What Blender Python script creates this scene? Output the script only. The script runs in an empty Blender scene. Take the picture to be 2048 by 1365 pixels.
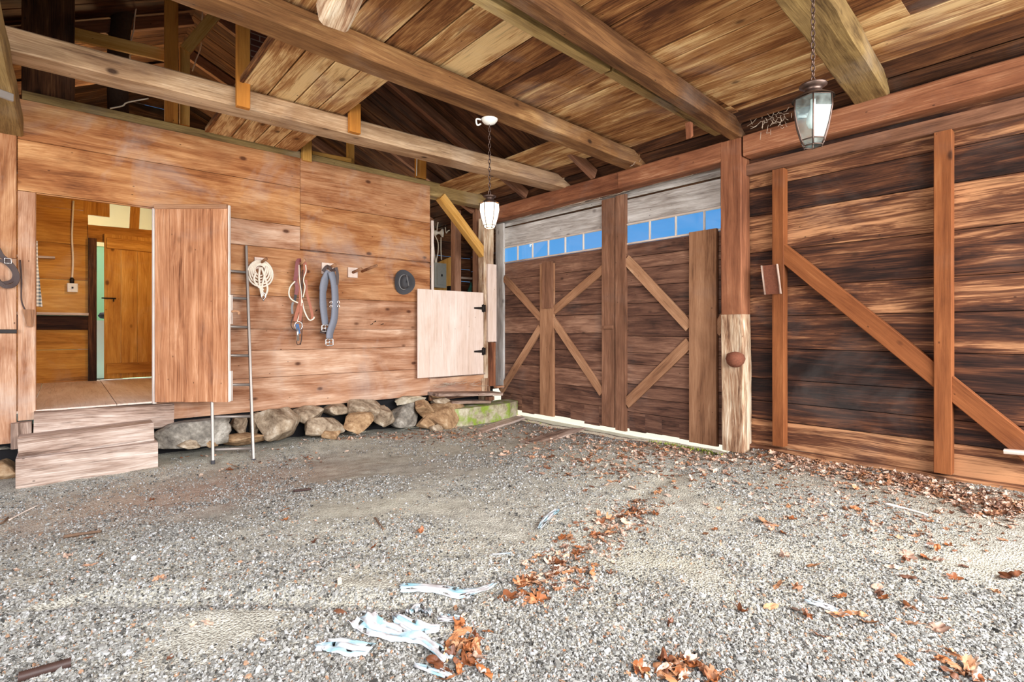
import bpy, math, random
import numpy as np
from mathutils import Vector, Matrix, noise

# ------------------------------------------------------------------ camera, world, light
SC = bpy.context.scene
COL = SC.collection
EYE = 1.25                      # eye height
FPX = 1035.0                    # focal length in pixels of the 2048 wide frame
HOR = 662.0                     # horizon row
A = math.radians(49.2)
FW = (math.cos(A), math.sin(A)); RT = (math.sin(A), -math.cos(A))

cd = bpy.data.cameras.new('camera'); cam = bpy.data.objects.new('camera', cd); COL.objects.link(cam)
cam.location = (0, 0, EYE); cam.rotation_euler = (math.pi/2, 0, A - math.pi/2)
cd.sensor_width = 36; cd.lens = 36*FPX/2048; cd.shift_y = -(682.5-HOR)/2048; cd.clip_start = .02; cd.clip_end = 300
SC.camera = cam

W = bpy.data.worlds.new('world'); SC.world = W; W.use_nodes = True
nt = W.node_tree; nt.nodes.clear()
wo = nt.nodes.new('ShaderNodeOutputWorld'); bg = nt.nodes.new('ShaderNodeBackground')
tc = nt.nodes.new('ShaderNodeTexCoord'); sx = nt.nodes.new('ShaderNodeSeparateXYZ'); cr = nt.nodes.new('ShaderNodeValToRGB')
nt.links.new(tc.outputs['Generated'], sx.inputs[0]); nt.links.new(sx.outputs['Z'], cr.inputs['Fac'])
cr.color_ramp.elements[0].position = 0; cr.color_ramp.elements[0].color = (.30, .56, .86, 1)
cr.color_ramp.elements[1].position = .5; cr.color_ramp.elements[1].color = (.055, .22, .62, 1)
e = cr.color_ramp.elements.new(.14); e.color = (.135, .45, .90, 1)
nt.links.new(cr.outputs[0], bg.inputs[0]); nt.links.new(bg.outputs[0], wo.inputs[0])
bg.inputs[1].default_value = 1.0

def light(name, kind, loc, power, color, rot=None, size=None, size_y=None, target=None, radius=None, angle=None):
    l = bpy.data.lights.new(name, kind); l.energy = power; l.color = color
    o = bpy.data.objects.new(name, l); COL.objects.link(o); o.location = loc
    if kind == 'AREA':
        l.shape = 'RECTANGLE'; l.size = size; l.size_y = size_y
    if radius is not None: l.shadow_soft_size = radius
    if angle is not None: l.angle = angle
    if target is not None:
        o.rotation_euler = (Vector(target)-Vector(loc)).to_track_quat('-Z', 'Y').to_euler()
    elif rot: o.rotation_euler = rot
    return o

light('sun', 'SUN', (16, 6, 9.9), 8, (1, .95, .84), target=(5, 3.5, 0), angle=.01)
# area lamps added to boost daylight from the open front and the left bay
df_ = light('daylight_front_fill', 'AREA', (2.2, -2.7, 2.3), 600, (.98, .975, .97), size=6.4, size_y=2.4, target=(2.5, 1.6, 0)); df_.data.spread = math.radians(125)
light('daylight_bay_fill', 'AREA', (-3.0, 1.9, 1.6), 270, (1.0, .96, .92), size=4.4, size_y=2.4, target=(4.5, 3.4, 1.2))
# lamps in the rooms behind the plank wall; loft light is added fill
light('tack_room_lamp', 'POINT', (.9, 8.0, 2.75), 62, (1.0, .66, .25), radius=.12)
light('store_room_lamp', 'POINT', (4.15, 7.35, 3.0), 16, (1.0, .88, .72), radius=.2)
light('green_room_lamp', 'POINT', (.3, 11.0, 2.9), 80, (1.0, .95, .84), radius=.2)
light('loft_fill', 'POINT', (.75, 8.2, 3.85), 55, (1.0, .78, .42), radius=.15)

SC.view_settings.view_transform = 'Standard'; SC.view_settings.look = 'None'
SC.view_settings.gamma = 1; SC.view_settings.exposure = 0.0; SC.view_settings.use_curve_mapping = False
SC.cycles.max_bounces = 7; SC.cycles.diffuse_bounces = 5; SC.cycles.glossy_bounces = 3; SC.cycles.transparent_max_bounces = 8
SC.cycles.sample_clamp_indirect = 6; SC.cycles.use_denoising = True
SC.cycles.caustics_reflective = False; SC.cycles.caustics_refractive = False

# ------------------------------------------------------------------ pixel -> point on a real plane of the barn
YA, XP, XD, XS = 6.5, 5.22, 5.5, 5.42        # plank wall, post/plate face, barn door face, siding face
def ray(u, v):
    a = (u-1024)/FPX
    return (FW[0]+a*RT[0], FW[1]+a*RT[1], (HOR-v)/FPX)
def PY(u, v, y=YA):
    r = ray(u, v); t = y/r[1]; return Vector((r[0]*t, y, EYE+r[2]*t))
def PX(u, v, x=XS):
    r = ray(u, v); t = x/r[0]; return Vector((x, r[1]*t, EYE+r[2]*t))
def PZ(u, v, z=0.0):
    r = ray(u, v); t = (z-EYE)/r[2]; return Vector((r[0]*t, r[1]*t, z))
def PD(u, v, d):
    r = ray(u, v); return Vector((r[0]*d, r[1]*d, EYE+r[2]*d))

RNG = random.Random(11)
X, Y, Z = Vector((1, 0, 0)), Vector((0, 1, 0)), Vector((0, 0, 1))

# ------------------------------------------------------------------ materials
class NT:
    def __init__(s, name):
        s.m = bpy.data.materials.new(name); s.m.use_nodes = True; s.t = s.m.node_tree; s.t.nodes.clear()
        s.out = s.n('ShaderNodeOutputMaterial'); s.b = s.n('ShaderNodeBsdfPrincipled'); s.l(s.b.outputs[0], s.out.inputs[0])
    def n(s, k, **kw):
        x = s.t.nodes.new(k)
        for a, b in kw.items(): setattr(x, a, b)
        return x
    def l(s, a, b): s.t.links.new(a, b)
    def attr(s, name): return s.n('ShaderNodeAttribute', attribute_name=name)
    def mul(s, v, xyz):
        x = s.n('ShaderNodeVectorMath', operation='MULTIPLY'); s.l(v, x.inputs[0]); x.inputs[1].default_value = xyz; return x.outputs[0]
    def math(s, op, a, b=None, c=None, clamp=False):
        x = s.n('ShaderNodeMath', operation=op); x.use_clamp = clamp
        for i, q in enumerate((a, b, c)):
            if q is None: continue
            if isinstance(q, (int, float)): x.inputs[i].default_value = q
            else: s.l(q, x.inputs[i])
        return x.outputs[0]
    def noise(s, v, scale=1, detail=4, rough=.55, dist=0):
        x = s.n('ShaderNodeTexNoise'); s.l(v, x.inputs['Vector'])
        x.inputs['Scale'].default_value = scale; x.inputs['Detail'].default_value = detail
        x.inputs['Roughness'].default_value = rough; x.inputs['Distortion'].default_value = dist; return x.outputs['Fac']
    def ramp(s, f, stops):
        x = s.n('ShaderNodeValToRGB'); s.l(f, x.inputs[0]); c = x.color_ramp
        while len(c.elements) > 1: c.elements.remove(c.elements[-1])
        c.elements[0].position = stops[0][0]; c.elements[0].color = (*stops[0][1], 1)
        for p, k in stops[1:]:
            q = c.elements.new(p); q.color = (*k, 1)
        return x.outputs[0]
    def rng(s, f, a, b, c=0., d=1.):
        x = s.n('ShaderNodeMapRange'); s.l(f, x.inputs[0])
        for i, q in enumerate((a, b, c, d)): x.inputs[1+i].default_value = q
        return x.outputs[0]
    def mix(s, f, a, b, mode='MIX'):
        x = s.n('ShaderNodeMix', data_type='RGBA', blend_type=mode)
        for i, q in ((0, f), (6, a), (7, b)):
            if isinstance(q, (int, float)): x.inputs[i].default_value = q
            elif isinstance(q, tuple): x.inputs[i].default_value = (*q, 1)
            else: s.l(q, x.inputs[i])
        return x.outputs[2]
    def bump(s, h, strength=.3, dist=.01):
        x = s.n('ShaderNodeBump'); s.l(h, x.inputs['Height']); x.inputs['Strength'].default_value = strength
        x.inputs['Distance'].default_value = dist; s.l(x.outputs[0], s.b.inputs['Normal'])
    def fin(s, col, rough=.8, metal=0, spec=.3):
        if isinstance(col, tuple): s.b.inputs['Base Color'].default_value = (*col, 1)
        else: s.l(col, s.b.inputs['Base Color'])
        s.b.inputs['Roughness'].default_value = rough; s.b.inputs['Metallic'].default_value = metal
        s.b.inputs['Specular IOR Level'].default_value = spec
        return s.m

def lin(r, g, b):
    f = lambda c: (c/255)/12.92 if c/255 <= .04045 else ((c/255+.055)/1.055)**2.4
    return (f(r), f(g), f(b))

def wood(name, c0, c1, c2, c3, tint=.55, contrast=1., grain=(1., 16, 16), knots=.8, fine=.3, bump=.25, rough=.82, blotch=.45, dust=.18, streak=.5, warm=0):
    """aged wood: grain runs along the first axis of the gc attribute, tn shifts each board lighter or darker"""
    t = NT(name); g = t.attr('gc').outputs['Vector']; tn = t.attr('tn').outputs['Fac']
    w = t.n('ShaderNodeTexNoise'); t.l(t.mul(g, (.8, 3.2, 3.2)), w.inputs['Vector']); w.inputs['Detail'].default_value = 2; w.inputs['Scale'].default_value = 1
    wv = t.n('ShaderNodeVectorMath', operation='MULTIPLY_ADD'); t.l(w.outputs['Color'], wv.inputs[0]); wv.inputs[1].default_value = (.0, .09, .09); t.l(g, wv.inputs[2]); gw = wv.outputs[0]
    kv = t.n('ShaderNodeTexVoronoi'); t.l(t.mul(g, (2.6, 4.4, 4.4)), kv.inputs['Vector']); kv.inputs['Scale'].default_value = 1
    kc = t.n('ShaderNodeSeparateXYZ'); t.l(kv.outputs['Color'], kc.inputs[0])
    kd = t.math('ADD', kv.outputs['Distance'], t.math('GREATER_THAN', kc.outputs[0], .42))
    n1 = t.noise(t.mul(gw, grain), 1, 7, .66, .9)
    n2 = t.noise(t.mul(g, (1.1, 3.8, 3.8)), 1, 5, .6, .8)
    n3 = t.noise(t.mul(gw, (3.2, 120, 120)), 1, 3, .6, 0)
    f = t.math('ADD', t.math('MULTIPLY', n1, 1-blotch), t.math('MULTIPLY', n2, blotch))
    f = t.math('ADD', f, t.math('MULTIPLY', t.math('SUBTRACT', n3, .5), fine))
    f = t.math('ADD', f, t.math('MULTIPLY', t.math('SUBTRACT', tn, .5), tint*.32))
    f = t.rng(f, .5-.17/contrast, .5+.17/contrast)
    c = t.ramp(f, [(0, c0), (.33, c1), (.66, c2), (1, c3)])
    st = t.rng(t.noise(t.mul(gw, (1.1, 46, 46)), 1, 5, .7, .4), .56, .70, 0, streak)
    c = t.mix(st, c, tuple(q*.75 for q in c0))
    kh = t.rng(kd, .08, .34, .5*knots, 0)
    c = t.mix(kh, c, c1)
    kf = t.rng(kd, .06, .13, knots, 0)
    c = t.mix(kf, c, tuple(q*.75 for q in c0))
    sp = t.n('ShaderNodeTexVoronoi'); t.l(t.mul(g, (5., 9, 9)), sp.inputs['Vector']); sp.inputs['Scale'].default_value = 1
    c = t.mix(t.rng(sp.outputs['Distance'], .035, .06, .7, 0), c, tuple(q*.4 for q in c0))
    co = t.n('ShaderNodeTexCoord').outputs['Object']
    du = t.noise(co, 1.3, 5, .62, .6)
    gy = sum(c3)/3
    if warm: c = t.mix(t.rng(tn, .44, .59, warm, 0), c, (1.0, .83, .50), 'MULTIPLY')  # warmer low-tn planks: partly own tone, partly light put into the colour
    c = t.mix(t.rng(du, .52, .72, 0, dust), c, (gy*.95, gy*.86, gy*.78))
    c = t.mix(t.rng(du, .30, .46, dust*.8, 0), c, tuple(q*.8 for q in c0))
    t.bump(t.math('ADD', n1, t.math('MULTIPLY', n3, .6)), bump, .008)
    return t.fin(c, rough, 0, .22)

M = {}
M['wall_pine'] = wood('wall_pine', lin(88, 50, 32), lin(152, 102, 72), lin(190, 146, 116), lin(222, 188, 162), tint=.7, contrast=.82, grain=(.7, 9, 9), blotch=.55, knots=.9, dust=.35, streak=.4, warm=.9)
M['siding'] = wood('siding', lin(28, 18, 15), lin(58, 35, 26), lin(104, 64, 42), lin(186, 134, 94), tint=.9, contrast=1.05, grain=(.75, 10, 10), blotch=.3, knots=.5, bump=.4, streak=.6, dust=.12)
M['barn_door'] = wood('barn_door', lin(52, 36, 30), lin(100, 68, 54), lin(134, 96, 76), lin(176, 134, 108), tint=.6, contrast=.95, grain=(.9, 14, 14), knots=.7, bump=.4, streak=.6, dust=.15)
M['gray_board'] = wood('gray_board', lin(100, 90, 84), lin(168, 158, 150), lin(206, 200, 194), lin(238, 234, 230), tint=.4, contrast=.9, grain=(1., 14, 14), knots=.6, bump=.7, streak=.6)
M['ceiling'] = wood('ceiling_board', lin(74, 42, 24), lin(130, 84, 48), lin(176, 128, 80), lin(230, 196, 142), tint=.9, contrast=1.15, grain=(.9, 9, 9), blotch=.5, knots=.7, bump=.35, streak=.5, dust=.2)
M['beam'] = wood('hewn_beam', lin(78, 58, 34), lin(132, 106, 66), lin(166, 138, 88), lin(208, 180, 124), tint=.4, contrast=.8, grain=(.7, 9, 9), blotch=.5, knots=.9, bump=.4, dust=.2)
M['beam_grey'] = wood('grey_brown_beam', lin(80, 56, 40), lin(138, 104, 76), lin(172, 138, 104), lin(208, 176, 142), tint=.4, contrast=1., grain=(.7, 9, 9), blotch=.5, knots=1., bump=.5, dust=.2, streak=.6)
M['beam_dark'] = wood('brown_beam', lin(54, 33, 18), lin(98, 64, 37), lin(134, 94, 57), lin(180, 140, 92), tint=.4, contrast=.8, grain=(.7, 9, 9), knots=.9, bump=.4, dust=.2)
M['plate'] = wood('red_plate', lin(74, 42, 28), lin(122, 74, 50), lin(152, 98, 68), lin(192, 142, 108), tint=.4, contrast=.85, grain=(.8, 11, 11), knots=.5, bump=.4)
M['stud'] = wood('orange_stud', lin(72, 38, 18), lin(118, 66, 34), lin(142, 84, 46), lin(168, 112, 68), tint=.35, contrast=.7, grain=(.8, 12, 12), knots=.9, fine=.2, bump=.2, dust=.1, streak=.25)
M['loft_pine_lit'] = wood('loft_pine_lit', lin(112, 62, 22), lin(170, 106, 42), lin(196, 130, 56), lin(218, 156, 80), tint=.35, contrast=.7, grain=(.8, 12, 12), knots=.9, fine=.2, bump=.2, dust=.1, streak=.25)  # brighter copy of the stud wood, yellow lamplight put into its colour
M['batten'] = wood('batten', lin(96, 64, 46), lin(150, 106, 76), lin(178, 132, 98), lin(206, 164, 128), tint=.4, contrast=.8, grain=(.8, 11, 11), knots=.9, streak=.35)
M['batten_dark'] = wood('batten_dark', lin(64, 42, 32), lin(112, 76, 56), lin(140, 98, 74), lin(174, 130, 102), tint=.4, contrast=.85, grain=(.8, 12, 12), knots=.8)
M['yellow_pine'] = wood('yellow_pine', lin(150, 96, 36), lin(190, 136, 62), lin(214, 164, 90), lin(236, 196, 128), tint=.4, contrast=.7, grain=(.7, 9, 9), knots=.8)
M['plank_door'] = wood('plank_door', lin(96, 54, 32), lin(160, 104, 70), lin(188, 132, 94), lin(218, 168, 132), tint=.35, contrast=1.0, grain=(.35, 24, 24), knots=.35, fine=.3)
M['plywood'] = wood('plywood', lin(182, 148, 126), lin(216, 190, 172), lin(228, 206, 192), lin(240, 224, 212), tint=.2, contrast=.7, grain=(1.2, 12, 12), knots=.25, bump=.1)
M['timber'] = wood('gray_timber', lin(98, 76, 64), lin(160, 134, 118), lin(192, 170, 155), lin(222, 206, 194), tint=.4, contrast=1.15, streak=.8, dust=.3, grain=(.8, 12, 12), knots=.5, bump=.4)
M['weathered_post'] = wood('weathered_post', lin(80, 52, 38), lin(150, 112, 84), lin(196, 168, 138), lin(228, 212, 188), tint=.4, contrast=1.1, grain=(2.2, 16, 16), knots=.6, bump=.8, streak=.9, dust=.4)
M['dark_board'] = wood('dark_board', lin(26, 14, 8), lin(62, 36, 22), lin(98, 62, 38), lin(140, 96, 60), tint=.6, contrast=.9, grain=(.8, 14, 14), knots=.6)
M['white_edge'] = wood('pale_edge', lin(150, 124, 108), lin(206, 186, 172), lin(228, 214, 202), lin(240, 232, 224), tint=.3, contrast=.8, grain=(1.5, 20, 20), knots=0)
M['amber_ply'] = wood('amber_ply', lin(120, 72, 26), lin(176, 116, 46), lin(204, 146, 66), lin(226, 176, 98), tint=.5, contrast=.8, grain=(.7, 8, 8), knots=.9)

def plain(name, c, rough=.6, metal=0, spec=.4, var=.15, scale=30, bump=.1):
    t = NT(name); co = t.n('ShaderNodeTexCoord').outputs['Object']
    f = t.noise(co, scale, 4, .6)
    col = t.mix(f, tuple(q*(1-var) for q in c), tuple(min(1, q*(1+var)) for q in c))
    if bump: t.bump(f, bump, .003)
    return t.fin(col, rough, metal, spec)
M['aluminium'] = plain('aluminium', lin(158, 148, 140), .5, .6, var=.12, scale=20, bump=0)
M['iron'] = plain('black_iron', lin(44, 38, 36), .55, .6, var=.3)
M['bronze'] = plain('dark_bronze', lin(92, 74, 66), .38, .8, var=.3)
M['chrome'] = plain('chrome', lin(214, 208, 204), .25, .9, bump=0)
M['rust'] = plain('rusty_iron', lin(122, 72, 52), .85, .25, var=.5, scale=60, bump=.4)
M['leather'] = plain('brown_leather', lin(158, 88, 58), .55, var=.3)
M['leather_dark'] = plain('dark_leather', lin(64, 44, 38), .55, var=.3)
M['red_leather'] = plain('oxblood_leather', lin(120, 52, 50), .5, var=.3)
M['rope'] = plain('cotton_rope', lin(232, 218, 200), .9, var=.15, scale=120, bump=.5)
M['neoprene'] = plain('grey_neoprene', lin(126, 128, 138), .75, var=.12, scale=60)
M['felt'] = plain('charcoal_felt', lin(66, 64, 66), .85, var=.15, scale=80)
M['felt_band'] = plain('grey_band', lin(128, 124, 122), .8)
M['white_plastic'] = plain('white_plastic', lin(232, 228, 218), .5, bump=0)
M['wire'] = plain('white_cable', lin(226, 214, 196), .6, bump=0)
M['metal_box'] = plain('panel_grey', lin(150, 146, 134), .5, .1, bump=0)
M['cream'] = plain('cream_plaster', lin(238, 214, 160), .9, var=.05, scale=4)
M['green_wall'] = plain('green_wall', lin(158, 200, 160), .8, var=.06, scale=3)
M['appliance'] = plain('appliance_enamel', lin(225, 228, 250), .3, var=.03, scale=3, bump=0)
M['straw'] = plain('nest_straw', lin(176, 146, 92), .95, var=.35, scale=200)
M['bark'] = plain('bark', lin(60, 46, 36), .95, var=.5, scale=40, bump=.8)
M['twig'] = plain('twig', lin(104, 80, 62), .9, var=.4, scale=50, bump=.4)
M['web'] = plain('cobweb', lin(190, 170, 150), .95, bump=0)
M['blue'] = plain('blue_rubber', lin(54, 92, 138), .6)
M['teal'] = plain('teal_tarp', lin(60, 120, 110), .7)
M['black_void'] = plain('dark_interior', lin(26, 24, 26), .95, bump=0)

def stone_mat(name, a, b, c, moss=0):
    t = NT(name); co = t.n('ShaderNodeTexCoord').outputs['Object']
    n1 = t.noise(co, 3.5, 6, .6, .6); n2 = t.noise(co, 26, 5, .6)
    f = t.rng(t.math('ADD', t.math('MULTIPLY', n1, .7), t.math('MULTIPLY', n2, .3)), .36, .64)
    col = t.ramp(f, [(0, a), (.5, b), (1, c)])
    if moss:
        col = t.mix(t.rng(t.noise(co, 5, 4, .6), .52-.1*moss, .66-.1*moss, 0, .85), col, lin(136, 160, 50))
    t.bump(t.math('ADD', n1, n2), .6, .02)
    return t.fin(col, .9, 0, .25)
M['stone'] = stone_mat('foundation_stone', lin(104, 84, 66), lin(166, 146, 122), lin(214, 200, 180))
M['stone_grey'] = stone_mat('grey_stone', lin(84, 78, 72), lin(142, 134, 122), lin(206, 198, 186))
M['stone_tan'] = stone_mat('tan_stone', lin(116, 84, 58), lin(172, 138, 102), lin(212, 184, 150))
M['concrete'] = stone_mat('concrete', lin(140, 128, 106), lin(182, 170, 148), lin(214, 204, 186))
M['mossy'] = stone_mat('mossy_concrete', lin(130, 116, 90), lin(178, 168, 140), lin(208, 200, 178), moss=.65)

def ground_mat():
    t = NT('gravel_dirt'); co = t.n('ShaderNodeTexCoord').outputs['Object']
    big = t.noise(co, .9, 4, .55); mid = t.noise(co, 9, 5, .6); fin = t.noise(co, 110, 3, .65)
    vor = t.n('ShaderNodeTexVoronoi'); t.l(co, vor.inputs['Vector']); vor.inputs['Scale'].default_value = 95
    f = t.math('ADD', t.math('MULTIPLY', mid, .35), t.math('MULTIPLY', fin, .65))
    c = t.ramp(t.rng(f, .34, .66), [(0, lin(92, 88, 80)), (.4, lin(162, 158, 146)), (.7, lin(190, 186, 172)), (1, lin(218, 214, 204))])
    warm = t.rng(big, .45, .65, 0, .35)
    c = t.mix(warm, c, lin(188, 182, 160))
    sep = t.n('ShaderNodeSeparateXYZ'); t.l(co, sep.inputs[0])
    # trodden reddish dust by the step and the ladder
    dx = t.math('SUBTRACT', sep.outputs[0], .9); dy = t.math('SUBTRACT', sep.outputs[1], 5.1)
    d = t.math('SQRT', t.math('ADD', t.math('MULTIPLY', t.math('MULTIPLY', dx, dx), .35), t.math('MULTIPLY', dy, dy)))
    c = t.mix(t.rng(t.math('ADD', d, t.math('MULTIPLY', mid, .6)), .5, 1.3, .45, 0), c, lin(176, 130, 104))
    # damp dark humus along the right wall foot
    e = t.math('ADD', sep.outputs[0], t.math('MULTIPLY', big, .5))
    c = t.mix(t.rng(e, 4.6, 5.5, 0, .6), c, lin(112, 86, 66))
    t.bump(t.math('ADD', f, t.math('MULTIPLY', vor.outputs['Distance'], .8)), .9, .012)
    return t.fin(c, .95, 0, .15)
M['ground'] = ground_mat()

def tinted(name, stops, rough=.85, rnd=False, spec=.2, sheen=0):
    t = NT(name)
    f = t.n('ShaderNodeObjectInfo').outputs['Random'] if rnd else t.attr('tn').outputs['Fac']
    c = t.ramp(f, stops)
    co = t.n('ShaderNodeTexCoord').outputs['Object']
    c = t.mix(t.rng(t.noise(co, 40, 3, .6), .4, .7, 0, .3), c, tuple(q*.5 for q in stops[0][1]))
    return t.fin(c, rough, 0, spec)
M['chip'] = tinted('slate_chip', [(0, lin(58, 56, 53)), (.25, lin(108, 106, 101)), (.5, lin(148, 146, 140)), (.8, lin(176, 175, 171)), (.95, lin(206, 208, 210)), (1, lin(160, 126, 100))])
LEAFRAMP = [(0, lin(84, 54, 40)), (.16, lin(128, 84, 60)), (.34, lin(166, 118, 82)), (.5, lin(194, 154, 128)), (.68, lin(216, 190, 170)), (.85, lin(202, 170, 150)), (1, lin(120, 80, 58))]
M['leaf'] = tinted('dry_leaf', LEAFRAMP, .6, True, .35)
M['leaf_mass'] = tinted('leaf_litter', LEAFRAMP, .6, False, .3)
ORANGE = [(0, lin(92, 52, 32)), (.3, lin(140, 82, 46)), (.7, lin(172, 106, 62)), (1, lin(200, 150, 112))]
M['leaf_orange'] = tinted('russet_leaf', ORANGE, .5, True, .4)
M['scrap'] = tinted('pale_plastic_film', [(0, lin(176, 172, 172)), (.4, lin(208, 206, 208)), (.6, lin(160, 190, 200)), (.85, lin(126, 176, 190)), (1, lin(206, 190, 182))], .4, False, .5)
M['grass'] = tinted('moss_green', [(0, lin(92, 110, 30)), (.5, lin(150, 172, 48)), (1, lin(196, 206, 96))], .8)
M['outside'] = plain('outside_ground', lin(206, 200, 176), .95, var=.2, scale=6)

def glass_mat(name, col=(1, 1, 1), rough=.02, mixf=.18):
    t = NT(name)
    tr = t.n('ShaderNodeBsdfTransparent'); tr.inputs[0].default_value = (*col, 1)
    gl = t.n('ShaderNodeBsdfGlossy'); gl.inputs['Roughness'].default_value = rough
    mx = t.n('ShaderNodeMixShader'); mx.inputs[0].default_value = mixf
    t.l(tr.outputs[0], mx.inputs[1]); t.l(gl.outputs[0], mx.inputs[2]); t.l(mx.outputs[0], t.out.inputs[0])
    return t.m
M['pane'] = glass_mat('window_glass', (.93, .97, 1), .05, .06)
def dusty_glass():
    t = NT('lantern_glass'); tr = t.n('ShaderNodeBsdfTransparent'); tr.inputs[0].default_value = (.86, .92, .9, 1)
    gl = t.n('ShaderNodeBsdfGlossy'); gl.inputs['Roughness'].default_value = .15; df = t.n('ShaderNodeBsdfDiffuse'); df.inputs[0].default_value = (.42, .50, .47, 1)
    a = t.n('ShaderNodeMixShader'); a.inputs[0].default_value = .07; t.l(tr.outputs[0], a.inputs[1]); t.l(gl.outputs[0], a.inputs[2])
    b = t.n('ShaderNodeMixShader'); co = t.n('ShaderNodeTexCoord').outputs['Object']; t.l(t.rng(t.noise(co, 22, 4, .6), .35, .7, .05, .3), b.inputs[0])
    t.l(a.outputs[0], b.inputs[1]); t.l(df.outputs[0], b.inputs[2]); t.l(b.outputs[0], t.out.inputs[0]); return t.m
M['lantern_glass'] = dusty_glass()
def frosted(name, col, em, stren):
    t = NT(name); t.fin(col, .5, 0, .4)
    t.b.inputs['Emission Color'].default_value = (*em, 1); t.b.inputs['Emission Strength'].default_value = stren
    return t.m
M['lit_glass'] = frosted('lit_frosted_glass', lin(250, 236, 214), (1, .86, .70), 1.15)
M['bulb'] = frosted('clear_bulb', lin(226, 232, 230), (1, 1, 1), 0.)
M['bulb_lit'] = frosted('lit_bulb', lin(255, 240, 210), (1, .85, .6), 20)

def brick_mat():
    t = NT('chimney_brick'); g = t.attr('gc').outputs['Vector']
    b = t.n('ShaderNodeTexBrick'); t.l(g, b.inputs['Vector']); b.inputs['Scale'].default_value = 1
    b.inputs['Brick Width'].default_value = .21; b.inputs['Row Height'].default_value = .07; b.inputs['Mortar Size'].default_value = .006
    b.inputs['Color1'].default_value = (*lin(120, 66, 50), 1); b.inputs['Color2'].default_value = (*lin(92, 50, 38), 1); b.inputs['Mortar'].default_value = (*lin(150, 130, 116), 1)
    return t.fin(b.outputs['Color'], .9)
M['brick'] = brick_mat()
def gingham_mat():
    t = NT('checked_cloth'); g = t.attr('gc').outputs['Vector']
    s = t.n('ShaderNodeSeparateXYZ'); t.l(g, s.inputs[0])
    a = t.math('GREATER_THAN', t.math('FRACT', t.math('MULTIPLY', s.outputs[0], 22)), .5)
    b = t.math('GREATER_THAN', t.math('FRACT', t.math('MULTIPLY', s.outputs[1], 22)), .5)
    f = t.math('MULTIPLY', t.math('ADD', a, b), .5)
    return t.fin(t.mix(f, lin(240, 236, 226), lin(96, 112, 124)), .9)
M['gingham'] = gingham_mat()

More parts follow.
